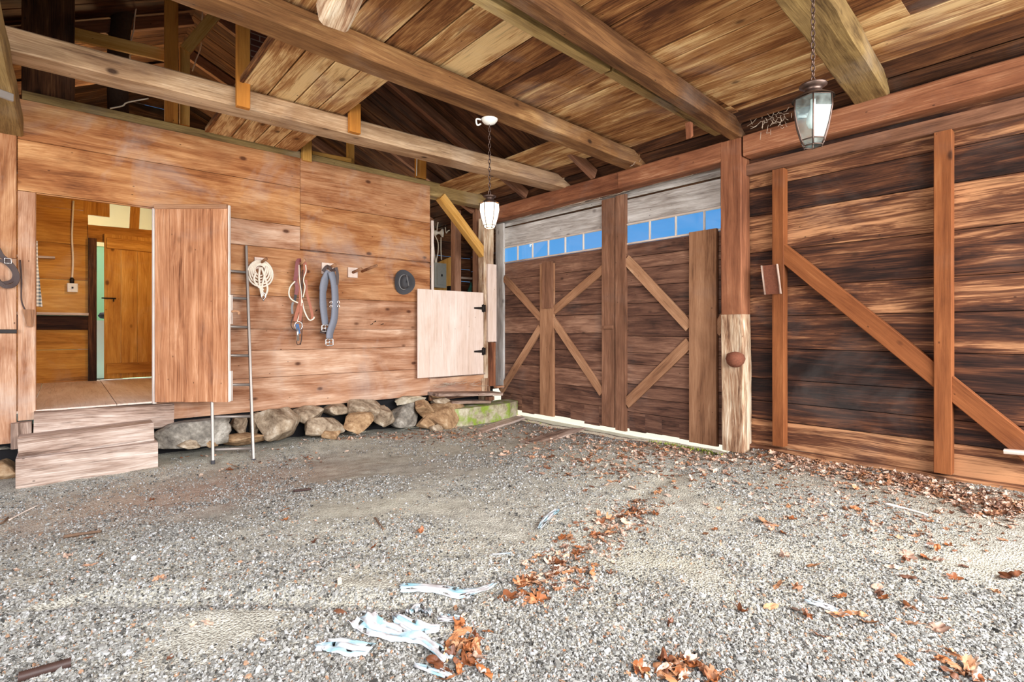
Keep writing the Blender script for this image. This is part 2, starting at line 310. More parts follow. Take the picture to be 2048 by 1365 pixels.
# ------------------------------------------------------------------ mesh builder
class MB:
    def __init__(s, seed=None):
        s.v = []; s.f = []; s.g = []; s.t = []; s.mi = []; s.sm = []
        s.r = random.Random(seed if seed is not None else RNG.random())
    def add(s, vs, fs, gs=None, tn=None, mi=0, smooth=False):
        b = len(s.v); s.v += [tuple(p) for p in vs]
        off = (s.r.uniform(0, 40), s.r.uniform(0, 40), s.r.uniform(0, 40))
        gs = gs if gs is not None else vs
        s.g += [(q[0]+off[0], q[1]+off[1], q[2]+off[2]) for q in gs]
        if tn is None: tn = s.r.random()
        s.t += [tn]*len(vs)
        s.f += [tuple(b+i for i in f) for f in fs]; s.mi += [mi]*len(fs); s.sm += [smooth]*len(fs)
        return s
    def box(s, a, b, w, h, up=Z, ch=.004, seg=1, jit=0, tn=None, mi=0, taper=1., tilt=0.):
        """bar from a to b; w = width across, h = height along up; chamfered edges, optional hand-hewn waviness"""
        a, b = Vector(a), Vector(b); ax = (b-a); L = ax.length; ax.normalize()
        up = Vector(up); side = ax.cross(up).normalized(); up = side.cross(ax).normalized()
        ch = min(ch, w*.3, h*.3)
        vs, gs, fs = [], [], []
        prof = [(-w/2+ch, -h/2), (w/2-ch, -h/2), (w/2, -h/2+ch), (w/2, h/2-ch), (w/2-ch, h/2), (-w/2+ch, h/2), (-w/2, h/2-ch), (-w/2, -h/2+ch)]
        sd = s.r.uniform(0, 100)
        for i in range(seg+1):
            k = i/seg; sc = 1+(taper-1)*k; c = a+ax*(L*k)
            for j, (x, y) in enumerate(prof):
                jx = jy = 0
                if jit:
                    n = noise.noise_vector(Vector((k*L*3.1+sd, x*9+sd, y*9))); jx, jy = n.x*jit, n.y*jit
                vs.append(c+side*(x*sc+jx)+up*(y*sc+jy)); gs.append((k*L, x, y))
        for i in range(seg):
            for j in range(8):
                p = i*8+j; q = i*8+(j+1) % 8
                fs.append((p, p+8, q+8, q))
        fs.append(tuple(range(8))); fs.append(tuple(reversed([seg*8+j for j in range(8)])))
        return s.add(vs, fs, gs, tn, mi)
    def prism(s, pts, n, depth, grain=X, tn=None, mi=0):
        """flat polygon pts extruded along n by depth"""
        pts = [Vector(p) for p in pts]; n = Vector(n).normalized()*depth; k = len(pts)
        vs = pts+[p+n for p in pts]; g = Vector(grain).normalized(); nn = n.normalized(); c = nn.cross(g)
        gs = [(p.dot(g), p.dot(c), p.dot(nn)) for p in vs]
        fs = [tuple(range(k)), tuple(reversed(range(k, 2*k)))]+[(i, i+k, (i+1) % k+k, (i+1) % k) for i in range(k)]
        return s.add(vs, fs, gs, tn, mi)
    def tube(s, pts, r, seg=8, closed=False, mi=0, tn=None, flat=1., cap=True):
        pts = [Vector(p) for p in pts]; n = len(pts); rs = r if isinstance(r, (list, tuple)) else [r]*n
        vs, gs, fs = [], [], []; prev = None; L = 0
        for i, p in enumerate(pts):
            if closed: d = pts[(i+1) % n]-pts[i-1]
            else: d = pts[min(i+1, n-1)]-pts[max(i-1, 0)]
            d = d.normalized() if d.length > 1e-9 else Z.copy()
            if prev is None: u = d.orthogonal().normalized()
            else:
                u = prev-d*prev.dot(d); u = u.normalized() if u.length > 1e-6 else d.orthogonal().normalized()
            prev = u; w = d.cross(u)
            if i: L += (pts[i]-pts[i-1]).length
            for j in range(seg):
                a = 2*math.pi*j/seg
                vs.append(p+u*math.cos(a)*rs[i]+w*math.sin(a)*rs[i]*flat); gs.append((L, math.cos(a)*rs[i], math.sin(a)*rs[i]))
        m = n if closed else n-1
        for i in range(m):
            for j in range(seg):
                k = (i+1) % n
                fs.append((i*seg+j, i*seg+(j+1) % seg, k*seg+(j+1) % seg, k*seg+j))
        if not closed and cap:
            fs.append(tuple(reversed(range(seg)))); fs.append(tuple((n-1)*seg+j for j in range(seg)))
        return s.add(vs, fs, gs, tn, mi, True)
    def strap(s, pts, w, th, normal, mi=0, tn=None):
        """flat ribbon with thickness; normal = facing direction"""
        pts = [Vector(p) for p in pts]; N = Vector(normal).normalized(); n = len(pts); vs, gs, fs = [], [], []; L = 0
        for i, p in enumerate(pts):
            d = (pts[min(i+1, n-1)]-pts[max(i-1, 0)]).normalized(); c = d.cross(N).normalized()*w/2; q = N*th/2
            if i: L += (pts[i]-pts[i-1]).length
            vs += [p-c-q, p+c-q, p+c+q, p-c+q]; gs += [(L, -w/2, 0), (L, w/2, 0), (L, w/2, th), (L, -w/2, th)]
        for i in range(n-1):
            for j in range(4):
                fs.append((i*4+j, i*4+(j+1) % 4, i*4+4+(j+1) % 4, i*4+4+j))
        fs.append((3, 2, 1, 0)); fs.append(tuple((n-1)*4+j for j in range(4)))
        return s.add(vs, fs, gs, tn, mi, False)
    def lathe(s, prof, c=(0, 0, 0), axis=Z, n=24, mi=0, tn=None, smooth=True):
        c = Vector(c); axis = Vector(axis).normalized(); u = axis.orthogonal().normalized(); w = axis.cross(u); vs, fs = [], []
        for r, z in prof:
            for j in range(n):
                a = 2*math.pi*j/n; vs.append(c+axis*z+(u*math.cos(a)+w*math.sin(a))*r)
        for i in range(len(prof)-1):
            for j in range(n): fs.append((i*n+j, i*n+(j+1) % n, (i+1)*n+(j+1) % n, (i+1)*n+j))
        return s.add(vs, fs, None, tn, mi, smooth)
    def build(s, name, mat, parent=None, origin=None):
        me = bpy.data.meshes.new(name)
        vs = [Vector(p) for p in s.v]
        lo = Vector([min(p[i] for p in s.v) for i in range(3)]); hi = Vector([max(p[i] for p in s.v) for i in range(3)])
        o0 = Vector(origin) if origin is not None else Vector(((lo.x+hi.x)/2, (lo.y+hi.y)/2, lo.z))
        me.from_pydata([tuple(p-o0) for p in vs], [], s.f)
        at = me.attributes.new('gc', 'FLOAT_VECTOR', 'POINT'); at.data.foreach_set('vector', np.array(s.g, dtype=np.float32).ravel())
        at = me.attributes.new('tn', 'FLOAT', 'POINT'); at.data.foreach_set('value', np.array(s.t, dtype=np.float32))
        mats = mat if isinstance(mat, (list, tuple)) else [mat]
        for m in mats: me.materials.append(M[m])
        me.polygons.foreach_set('material_index', s.mi); me.polygons.foreach_set('use_smooth', s.sm)
        me.update()
        o = bpy.data.objects.new(name, me); COL.objects.link(o); put(o, o0, parent); return o

WLOC = {}
def put(o, loc, parent=None):
    loc = Vector(loc); WLOC[o.name] = loc
    if parent is not None:
        o.parent = parent; o.location = loc-WLOC[parent.name]
    else: o.location = loc
def tag(o, label=None, cat=None, group=None, kind=None):
    if label: o['label'] = label
    if cat: o['category'] = cat
    if group: o['group'] = group
    if kind: o['kind'] = kind
    return o
def thing(name, loc, label, cat, group=None, kind=None):
    o = bpy.data.objects.new(name, None); COL.objects.link(o); o.empty_display_size = .1; put(o, loc)
    return tag(o, label, cat, group, kind)
def struct(o, label=None, cat=None): return tag(o, label, cat, None, 'structure')

# ------------------------------------------------------------------ ground
RUT = [PZ(-60, 1222), PZ(160, 1200), PZ(330, 1204), PZ(600, 1204), PZ(900, 1212)]
TRK = [PZ(1392, 905), PZ(1330, 960), PZ(1235, 1030), PZ(1120, 1120)]
def seg_d(px, py, pts):
    best = 9.
    for a, b in zip(pts[:-1], pts[1:]):
        dx, dy = b[0]-a[0], b[1]-a[1]; t = max(0, min(1, ((px-a[0])*dx+(py-a[1])*dy)/(dx*dx+dy*dy+1e-9)))
        best = min(best, math.hypot(px-a[0]-t*dx, py-a[1]-t*dy))
    return best
def ground(x, y, fine=True):
    z = .03*noise.noise(Vector((x*.7, y*.7, 3.1)))+.016*noise.noise(Vector((x*2.3, y*2.3, 8.)))
    if fine: z += .006*noise.noise(Vector((x*9, y*9, 1.)))+.004*noise.noise(Vector((x*26, y*26, 5.)))
    if -.4 < x < 3.2 and .5 < y < 3.2:
        d = seg_d(x, y, RUT); z -= .035*math.exp(-(d/.06)**2); z += .014*math.exp(-((d-.14)/.06)**2)
    if x > 1.8 and 1 < y < 5:
        d = seg_d(x, y, TRK); z -= .02*math.exp(-(d/.09)**2)
    if x > 4.6 and y > 2.6: z -= .10*min(1, (x-4.6)/.8)*max(.25, min(1, (5.4-y)/1.6))
    if x > 4.7 and y < 2.4: z += .05*min(1, (x-4.7)/.6)
    q = max(0, min(1, (y-3.2)/2.)); z -= .13*q*q*(3-2*q)
    if y > 5.75: z += .06*min(1, (y-5.75)/.35)*max(0, min(1, (3.6-x)/1.2))
    return z
def on(x, y, dz=0.): return Vector((x, y, ground(x, y)+dz))
def PG(u, v, dz=0.):
    p = PZ(u, v, 0)
    for _ in range(3): p = PZ(u, v, ground(p.x, p.y))
    p.z += dz; return p

def make_ground():
    xs = np.concatenate([np.arange(-3.6, -.6, .1), np.arange(-.6, 5.6, .03)]); ys = np.concatenate([np.arange(-2.2, .2, .08), np.arange(.2, 7.3, .03)])
    nx, ny = len(xs), len(ys); co = np.empty((nx*ny, 3), np.float32); k = 0
    for y in ys:
        for x in xs:
            co[k] = (x, y, ground(x, y)); k += 1
    i = np.arange(nx-1)[None, :]+np.arange(ny-1)[:, None]*nx; i = i.ravel()
    f = np.stack([i, i+1, i+1+nx, i+nx], 1)
    me = bpy.data.meshes.new('floor'); me.from_pydata(co.tolist(), [], f.tolist()); me.polygons.foreach_set('use_smooth', [True]*len(f)); me.materials.append(M['ground'])
    o = bpy.data.objects.new('floor', me); COL.objects.link(o); struct(o, 'grey gravel and dirt floor of the barn bay', 'floor')
make_ground()

mb = MB(1); mb.prism([(5.56, -4, -.11), (24, -4, -.3), (24, 24, -.3), (5.56, 24, -.11)], (0, 0, -1), .4, X)
struct(mb.build('ground_outside', 'outside'), 'sunlit pale ground outside the barn doors', 'ground')
mb = MB(2); mb.prism([(-14, -14, -.2), (5.56, -14, -.2), (5.56, 24, -.2), (-14, 24, -.2)], (0, 0, -1), .3, X)
struct(mb.build('ground_under_barn', 'outside'), 'bare ground the barn stands on', 'ground')

# ------------------------------------------------------------------ plank wall (far left wall)
def planks(mb, x0, x1, zs, y, th=.03, tns=None, gap=.004, mi=0):
    for i, (a, b) in enumerate(zip(zs[:-1], zs[1:])):
        tn = tns[i] if tns else None
        mb.box((x0+gap/2, y+th/2, (a+b)/2), (x1-gap/2, y+th/2, (a+b)/2), th+mb.r.uniform(-.004, .004), b-a-gap, ch=.003, tn=tn)
mb = MB(21)
XL, XM, XR = -.33, 2.18, 4.03
DX0, DX1, DZ0, DZ1 = -.205, .684, .516, 2.515
planks(mb, XL, XM, [2.53, 3.0, 3.37], YA, tns=[.42, .45])                       # two wide boards over the doorway
planks(mb, DX1+.03, XM, [2.235, 2.53], YA, tns=[.62])
planks(mb, DX1+.03, XR, [.70, 1.02, 1.27, 1.66, 2.235], YA, tns=[.62, .6, .58, .48])  # tones pale downward, the wall's light gradient partly put into them
planks(mb, DX1+.03, XR, [.31, .70], YA-.003, tns=[.68])
planks(mb, XM, XR, [2.25, 2.82, 3.37], YA, tns=[.45, .5])
planks(mb, DX0, DX1+.05, [2.515, 2.53], YA+.002)
mb.box((-.268, YA+.012, .43), (-.268, YA+.012, 2.525), .122, .03, up=Y, tn=.6)     # board left of the doorway
mb.box((-.225, YA+.045, .5), (-.225, YA+.045, 2.53), .04, .08, up=Y, tn=.3)
mb.box((-.5, YA+.0, .235), (-.5, YA+.0, 1.9), .33, .034, up=Y, tn=.6); mb.box((-.5, YA+.004, 1.905), (-.5, YA+.004, 3.05), .33, .034, up=Y, tn=.5)
mb.box((-.83, YA+.0, .235), (-.83, YA+.0, 3.05), .32, .034, up=Y, tn=.5); mb.box((-1.2, YA, .235), (-1.2, YA, 3.05), .4, .034, up=Y, tn=.5)
mb.box((4.03, YA+.02, .39), (5.02, YA+.02, .39), .04, .33, tn=.55)                 # low board under the half door
mb.prism([(DX1+.06, YA+.034, .33), (XR-.01, YA+.034, .33), (XR-.01, YA+.034, 3.36), (DX1+.06, YA+.034, 3.36)], Y, .008, X, tn=0)  # dark sheet added behind the planks to close the gaps to light
struct(mb.build('wall_back', 'wall_pine'), 'wide horizontal pine plank wall with the doorway and the tack', 'wall')
mb = MB(22)
mb.box((-.3, YA+.06, 3.415), (2.19, YA+.06, 3.415), .05, .10, seg=6, jit=.004)
struct(mb.build('trim_1', 'beam'), 'dark narrow board capping the left part of the plank wall', 'trim')
mb = MB(23); mb.box((2.19, YA+.14, 3.36), (5.15, YA+.14, 3.34), .2, .21, seg=14, jit=.006, ch=.01)
tag(mb.build('wall_girt', 'beam'), 'olive brown squared timber capping the right part of the plank wall', 'beam', kind='thing')
mb = MB(24); mb.box((4.0, YA+.03, .565), (5.03, YA+.03, .575), .12, .03, seg=6, jit=.004)
struct(mb.build('trim_2', 'timber'), 'thin splintered sill board below the half door', 'trim')
# doorway linings
mb = MB(25)
mb.box((DX1+.015, YA-.01, DZ0-.02), (DX1+.015, YA-.01, DZ1), .035, .07, up=Y, tn=.6)
struct(mb.build('trim_3', 'white_edge'), 'pale worn door jamb on the hinge side of the doorway', 'trim')
mb = MB(26)
mb.box((4.06, YA-.015, .58), (4.06, YA-.015, 2.86), .035, .03, up=Y, tn=.7)
struct(mb.build('trim_4', 'white_edge'), 'narrow pale strip at the left edge of the storeroom opening', 'trim')
# sill timber under the doorway
mb = MB(27); mb.box((-.22, YA+.0, .385), (.86, YA+.02, .36), .22, .24, seg=12, jit=.014, ch=.02, tn=.4)
tag(mb.build('sill_beam', 'timber'), 'rough cracked sill timber directly under the open doorway', 'beam', kind='thing')
mb = MB(28); mb.box((-.3, YA-.02, .19), (-.3, YA-.02, .42), .14, .14, up=Y, seg=3, jit=.008, ch=.015)
tag(mb.build('post_block', 'timber'), 'short square timber block under the doorway left trim board', 'block')

# ------------------------------------------------------------------ rooms behind
YB = 9.8
mb = MB(31)
for i in range(7):
    x0 = -1.5+i*.63; mb.prism([(x0+.003, YA+.0, .5), (x0+.627, YA+.0, .5), (x0+.627, YB+.1, .5), (x0+.003, YB+.1, .5)], (0, 0, 1), .016, Y, tn=.6+.1*(i % 2))
struct(mb.build('floor_tack_room', 'plywood'), 'plywood floor of the amber lit room behind the doorway', 'floor')
mb = MB(32)
fa = PY(176, 500, YB).x; ga = PY(193, 500, YB).x; gb = PY(209, 500, YB).x; dB = PY(303, 500, YB).x
zt = 2.62
for (a, b, z0, z1, tn) in ((-1.6, fa, .5, .98, .25), (-1.6, fa, .98, 1.42, .18), (-1.6, fa, 1.5, 1.98, .75), (-1.6, fa, 1.98, 2.5, .42), (-1.6, fa, 2.5, 3.0, .5), (-1.6, fa, 3.0, 3.4, .5)):
    mb.box((a, YB, (z0+z1)/2), (b, YB, (z0+z1)/2), .03, z1-z0-.003, tn=tn)
mb.box((fa, YB-.02, 2.68), (2.9, YB-.02, 2.74), .05, .24, tn=.5)
mb.box((fa+.1, YB, 2.95), (fa+.1, YB, 3.4), .3, .04, up=Y, tn=.5)
mb.box((PY(268, 430, YB).x, YB, 2.8), (PY(272, 430, YB).x, YB, 3.4), .12, .05, up=Y, tn=.6)
mb.box((dB+.5, YB, .5), (dB+.5, YB, 3.4), .9, .03, up=Y, tn=.4); mb.box((2.3, YB, .5), (2.3, YB, 3.4), 1.3, .03, up=Y, tn=.4)
struct(mb.build('wall_tack_room_far', 'amber_ply'), 'amber board wall seen through the doorway', 'wall')
mb = MB(33); mb.box((3.0, YA+.25, 1.95), (3.0, YB+.1, 1.95), .03, 3.0, tn=.5); mb.box((-1.6, YA+.1, 1.95), (-1.6, YB+.1, 1.95), .03, 3.0, tn=.5)
struct(mb.build('wall_tack_room_side', 'amber_ply'), 'board partitions at the sides of the tack room', 'wall')
mb = MB(34); mb.prism([(-1.6, YA+.28, 3.42), (3.0, YA+.28, 3.42), (3.0, 10.6, 3.42), (-1.6, 10.6, 3.42)], (0, 0, 1), .02, X)
struct(mb.build('ceiling_tack_room', 'dark_board'), 'board ceiling of the tack room', 'ceiling')
mb = MB(35); mb.box((fa-.0, YB-.06, .52), (fa+.0, YB-.06, 2.60), ga-fa, .08, up=Y, tn=.2)
mb2 = mb.build('trim_5', 'dark_board'); mb2.location.x += (ga-fa)/2; struct(mb2, 'dark door post beside the green gap in the tack room', 'trim')
# green room beyond
mb = MB(36); mb.prism([(-2, 12.6, .45), (3, 12.6, .45), (3, 12.6, 3.4), (-2, 12.6, 3.4)], (0, 1, 0), .05, X)
mb.prism([(-2, 9.95, .44), (3, 9.95, .44), (3, 12.6, .44), (-2, 12.6, .44)], (0, 0, -1), .05, X)
struct(mb.build('wall_green_room', 'green_wall'), 'pale green wall glimpsed through the gap beside the inner door', 'wall')
mb = MB(37); mb.prism([(-2, 12.5, 2.85), (3, 12.5, 2.85), (3, 12.5, 4.3), (-2, 12.5, 4.3)], (0, 1, 0), .03, X)
struct(mb.build('wall_cream', 'cream'), 'cream plaster wall seen high above the inner door', 'wall')
mb = MB(38); c = PY(203, 700, 11.2)
mb.box((c.x, 11.2, .46), (c.x, 11.2, 1.42), .6, .55, up=Y, ch=.02)
tag(mb.build('laundry_appliance', 'appliance'), 'white enamel appliance showing through the narrow door gap', 'appliance')
mb = MB(39); mb.lathe([(0, -.05), (.05, -.04), (.08, 0), (.05, .05), (0, .06)], (c.x+.02, 11.0, 1.50), Z, 12)
tag(mb.build('dark_bundle', 'felt'), 'small dark bundle on top of the white appliance', 'bundle')

# storeroom behind the half door
mb = MB(41)
z = .2; y = 8.35
while z < 3.1:
    h = mb.r.uniform(.22, .34); mb.box((3.0, y, z+h/2), (6.12, y, z+h/2), .03, h-.006); z += h
z = .2
while z < 3.2:
    h = mb.r.uniform(.22, .34); mb.box((6.12, 7.5, z+h/2), (6.12, y, z+h/2), .03, h-.006); z += h
mb.prism([(3.0, YA+.1, .3), (6.1, YA+.1, .3), (6.1, y, .3), (3.0, y, .3)], (0, 0, 1), .03, X)
struct(mb.build('wall_storeroom', 'dark_board'), 'dark rough board walls inside the storeroom', 'wall')
p = PY(888, 540, 8.3)
mb = MB(42); mb.prism([PY(864, 530, 8.30), PY(864, 600, 8.30)-Z*.4, PY(909, 600, 8.30)-Z*.4, PY(909, 511, 8.30)], (0, 1, 0), .02, Z)
tag(mb.build('backing_board', 'yellow_pine'), 'orange plywood board behind the electrical panel', 'board')
t = thing('electrical_panel', PY(880, 570, 8.2), 'grey metal breaker panel on the plywood in the storeroom', 'electrical panel')
a = PY(868, 575, 8.2); b = PY(892, 528, 8.2)
mb = MB(43); mb.box(((a.x+b.x)/2, 8.23, a.z), ((a.x+b.x)/2, 8.23, b.z), b.x-a.x, .1, up=Y, ch=.008); mb.build('box_body', 'metal_box', t)
mb = MB(44); mb.box(((a.x+b.x)/2, 8.175, a.z+.05), ((a.x+b.x)/2, 8.175, b.z-.05), (b.x-a.x)*.62, .012, up=Y, ch=.004); d = mb.build('panel_door', 'metal_box', t)
mb = MB(45); c = Vector(((a.x+b.x)/2+.02, 8.165, (a.z+b.z)/2)); mb.box(c-Z*.02, c+Z*.02, .03, .012, up=Y); mb.build('latch', 'black_void', d)
def wires(name, pts, r, mat, label, cat, seed=0, grp=None):
    mb = MB(seed+700); mb.tube(pts, r, 6); return tag(mb.build(name, mat), label, cat, grp)
def smooth(pts, n=4):
    pts = [Vector(p) for p in pts]; out = []
    for i in range(len(pts)-1):
        p0 = pts[max(i-1, 0)]; p1 = pts[i]; p2 = pts[i+1]; p3 = pts[min(i+2, len(pts)-1)]
        for k in range(n):
            t = k/n; out.append(.5*((2*p1)+(p2-p0)*t+(2*p0-5*p1+4*p2-p3)*t*t+(-p0+3*p1-3*p2+p3)*t**3))
    return out+[pts[-1]]
for i, (uv, lab) in enumerate((
    ([(862, 447), (864, 470), (867, 490), (869, 510), (871, 528)], 'leftmost pale cable dropping into the electrical panel'),
    ([(866, 447), (869, 468), (876, 485), (876, 505), (873, 520), (874, 528)], 'wavy pale cable bulging right before it enters the electrical panel'),
    ([(895, 434), (891, 452), (892, 466), (896, 462), (903, 460), (908, 468)], 'loose curled wire end hanging right of the white insulator'),
    ([(877, 440), (875, 452), (874, 462)], 'thin wire running down to the white insulator'),
    ([(882, 475), (882, 500), (883, 520)], 'thin wire dropping from the insulator to the panel board'))):
    wires('electric_cable', smooth([PY(u, v, 8.24) for u, v in uv]), .011, 'wire', lab, 'cable', i)
mb = MB(46); c = PY(878, 466, 8.22); mb.lathe([(0, -.09), (.035, -.09), (.05, -.05), (.025, -.02), (.03, .02), (.075, .05), (.08, .08), (0, .09)], c, (1, -.6, 0), 16)
tag(mb.build('insulator', 'white_plastic'), 'white porcelain spool insulator fixed on the dark storeroom boards', 'insulator')
mb = MB(47); c = PY(902, 600, 7.6); mb.box(c, c+Z*.24, .12, .1, up=Y, ch=.01); tag(mb.build('small_motor_case', 'iron'), 'small black case standing behind the top of the half door', 'case')
mb = MB(48); mb.box((5.04, 7.3, .33), (5.04, 7.3, 3.3), .13, .12, up=Y); mb.box((5.22, 6.9, .33), (5.22, 6.9, 3.3), .16, .12, up=Y); struct(mb.build('trim_6', 'batten_dark'), 'brown board upright in the storeroom near the corner post', 'trim')
mb = MB(49); a = PY(927, 555, 8.2); mb.box(a+X*.0+Y*.1, a+X*.5+Y*.1, .05, .04); tag(mb.build('shelf_rail', 'timber'), 'short pale rail on the storeroom wall', 'rail')
mb = MB(50); a = PY(938, 592, 8.3); b = PY(950, 545, 8.3); mb.prism([a-X*.05, a+X*.14, b+X*.03, b], (0, 1, 0), .04, Z); tag(mb.build('folded_tarp', 'teal'), 'folded dark teal tarp hanging behind the half door', 'tarp')

# things in the tack room
t = thing('switch_box', PY(145, 580, YB-.05), 'white surface mounted switch box on the amber wall', 'switch')
a = PY(134, 584, YB-.05); b = PY(156, 568, YB-.05)
mb = MB(51); mb.box(((a.x+b.x)/2, YB-.05, a.z), ((a.x+b.x)/2, YB-.05, b.z), b.x-a.x, .06, up=Y, ch=.01); mb.build('case', 'white_plastic', t)
mb = MB(52); c = Vector(((a.x+b.x)/2, YB-.088, (a.z+b.z)/2)); mb.box(c-Z*.012, c+Z*.012, .02, .015, up=Y); mb.build('toggle', 'iron', t)
mb = MB(53); mb.lathe([(.02, 0), (.026, .0), (.026, .07), (.012, .09)], PY(144, 568, YB-.05), Z, 10); mb.build('cable_gland', 'iron', t)
wires('surface_cable', smooth([PY(147, 402, YB-.04), PY(144, 470, YB-.04), PY(146, 520, YB-.04), PY(144, 562, YB-.04)]), .012, 'wire', 'white cable running down the amber wall to the switch box', 'cable', 9)
mb = MB(54); a = PY(72, 515, YB-.06); mb.box(a-X*.2, PY(110, 516, YB-.06), .12, .03); tag(mb.build('wall_shelf', 'timber'), 'small narrow shelf on the amber wall left of the white cable', 'shelf')
t = thing('workbench', PY(120, 690, YB-.3), 'dark wooden counter ledge along the lower amber wall', 'counter')
a = PY(60, 628, YB-.02); b = PY(176, 628, YB-.02)
mb = MB(55); mb.box((a.x-.3, YB-.15, a.z), (b.x, YB-.15, a.z), .28, .035); mb.build('worktop', 'timber', t)
mb = MB(56); mb.box((a.x-.3, YB-.05, a.z-.12), (b.x, YB-.05, a.z-.12), .04, .2, tn=.1); mb.build('apron', 'dark_board', t)
# inner door
t = thing('door_5', PY(255, 760, YB-.1), 'amber board door standing half open at the back of the tack room', 'door', kind='structure')
a = PY(208, 762, YB-.1); b = PY(306, 468, YB-.1); zz0, zz1 = .54, PY(208, 468, YB-.1).z
mb = MB(57)
n = 3; w = (b.x-a.x)/n
for i in range(n): mb.box((a.x+w*(i+.5), YB-.1, zz0), (a.x+w*(i+.5), YB-.1, zz1), w-.002, .03, up=Y, tn=.55+.1*i)
mb.build('door_boards', 'amber_ply', t)
mb = MB(58)
mb.box((a.x+.03, YB-.13, zz1-.13), (b.x, YB-.13, zz1-.14), .03, .16, tn=.6); mb.build('cross_batten', 'amber_ply', t)
mb = MB(59); mb.box((a.x+.03, YB-.13, zz0+.15), (b.x, YB-.13, zz0+.15), .03, .16, tn=.6); mb.build('cross_batten', 'amber_ply', t)
mb = MB(60); c = PY(222, 597, YB-.13); mb.tube([c-X*.11, c+X*.06], .01, 6); mb.tube([c+X*.03, c+X*.03-Y*.03, c+X*.03-Y*.03-Z*.05], .008, 6); mb.build('door_latch', 'iron', t)
# checked cloth
mb = MB(61); ys = YB-.9
a = PY(66, 478, ys); p = [PY(60, 480, ys), PY(75, 482, ys), PY(76, 530, ys), PY(85, 614, ys), PY(60, 612, ys)]
mb.prism(p, (0, 1, 0), .02, X); tag(mb.build('checked_towel', 'gingham'), 'white and blue grey checked towel at the left edge of the doorway view', 'towel')

# ------------------------------------------------------------------ right wall (siding), posts, plate
mb = MB(71)
ys0, ys1 = -1.6, 2.66
rows = [(.075, .34, .82), (.34, .53, .3), (.53, .76, .2), (.76, 1.07, .22), (1.07, 1.40, .42), (1.40, 1.69, .6), (1.69, 2.06, .42), (2.06, 2.44, .78), (2.44, 2.73, .36), (2.73, 2.99, .8), (2.99, 3.3, .3)]
for z0, z1, tn in rows:
    mb.box((XS+.015, ys0, (z0+z1)/2), (XS+.015, ys1, (z0+z1)/2), .03, z1-z0-.005, tn=tn)
mb.prism([(XS+.034, ys0, .08), (XS+.034, ys1, .08), (XS+.034, ys1, 3.3), (XS+.034, ys0, 3.3)], X, .01, Y, tn=0)  # dark backing sheet added to block blue sky in the siding gaps
struct(mb.build('wall_right', 'siding'), 'dark streaked horizontal siding of the right wall', 'wall')
mb = MB(72); mb.box((XS-.03, -1.6, .05), (XS-.03, 2.5, .045), .06, .07, seg=14, jit=.006, tn=.7)
struct(mb.build('baseboard_right', 'siding'), 'pale sill board along the foot of the right wall', 'baseboard')
mb = MB(73); mb.box((XS-.05, -1.6, 2.915), (XS-.05, 2.56, 2.915), .07, .115, seg=8, jit=.003, tn=.4)
struct(mb.build('trim_7', 'batten_dark'), 'brown nailer strip running under the plate on the right wall', 'trim')
def stud(u0, u1, v0, v1, xf, depth, mat, label, seed, cut=0, name='wall_stud'):
    a = PX((u0+u1)/2, v1, xf); b = PX((u0+u1)/2, v0, xf); w = PX(u0, v1, xf).y-PX(u1, v1, xf).y
    mb = MB(seed); mb.box((xf+depth/2, a.y, a.z), (xf+depth/2, a.y, b.z), w, depth, up=X, seg=6, jit=.002)
    return tag(mb.build(name, mat), label, 'stud', 'uprights on the right wall', 'thing')
stud(1544, 1567, 338, 893, 5.32, .1, 'stud', 'orange brown wall stud behind the rusty metal plate', 74)
stud(1867, 1903, 262, 948, 5.31, .11, 'stud', 'wide nail studded orange upright crossing the diagonal brace', 75)
a = PX(1560, 500, 5.37); b = PX(2075, 915, 5.37)
mb = MB(76); mb.box(a, b, .08, .15, up=Z, seg=10, jit=.003); mb.v = [(x, y, z) for x, y, z in mb.v]
tag(mb.build('wall_brace', 'stud'), 'long orange diagonal brace sloping down across the right wall', 'brace', kind='thing')
mb = MB(77); a = PX(2008, 903, 5.25); b = PX(2070, 908, 5.25); mb.box(a, b, .06, .03, seg=3, jit=.003)
tag(mb.build('pale_board_end', 'white_edge'), 'pale split board end lying on the brace at the right frame edge', 'board')

# post 1
t = thing('timber_post', (5.32, 2.55, 0), 'big weathered post between the barn doors and the right wall', 'post', kind='thing')
pc = (PX(1443, 800, XP).y+PX(1486, 800, XP).y)/2; pw = PX(1443, 800, XP).y-PX(1486, 800, XP).y
mb = MB(78); mb.box((XP+.1, pc-.005, .0), (XP+.1, pc+.01, 1.42), pw, .2, up=X, seg=18, jit=.012, ch=.012, tn=.62); mb.build('lower_post', 'weathered_post', t)
mb = MB(79); mb.box((XP+.1, pc+.01, 1.42), (XP+.1, pc+.02, 3.23), pw-.005, .2, up=X, seg=14, jit=.006, ch=.01, tn=.5); mb.build('upper_post', 'plate', t)
mb = MB(80)
kc = PX(1470, 722, XP-.01)
mb.lathe([(0, -.05), (.05, -.04), (.08, -.01), (.095, .04), (.08, .09), (.03, .11), (0, .115)], kc+Vector((.01, 0, -.02)), Z, 10); ob = mb.build('wood_knot', 'rust', t)
# short lintel plates
def plate(y0, y1, lab, seed, tn):
    mb = MB(seed); mb.box((XP+.1, y0, 3.135), (XP+.1, y1, 3.135), .2, .21, seg=int(abs(y1-y0)*5), jit=.006, ch=.012, tn=tn)
    tag(mb.build('wall_plate_beam', 'plate'), lab, 'beam', 'plate beams over the right side', 'thing')
plate(6.75, 4.03, 'left red brown plate timber above the left barn door', 81, .4)
plate(4.025, pc+pw/2, 'middle red brown plate timber above the right barn door', 82, .5)
plate(pc-pw/2, -1.8, 'orange brown plate timber above the right siding wall', 83, .62)

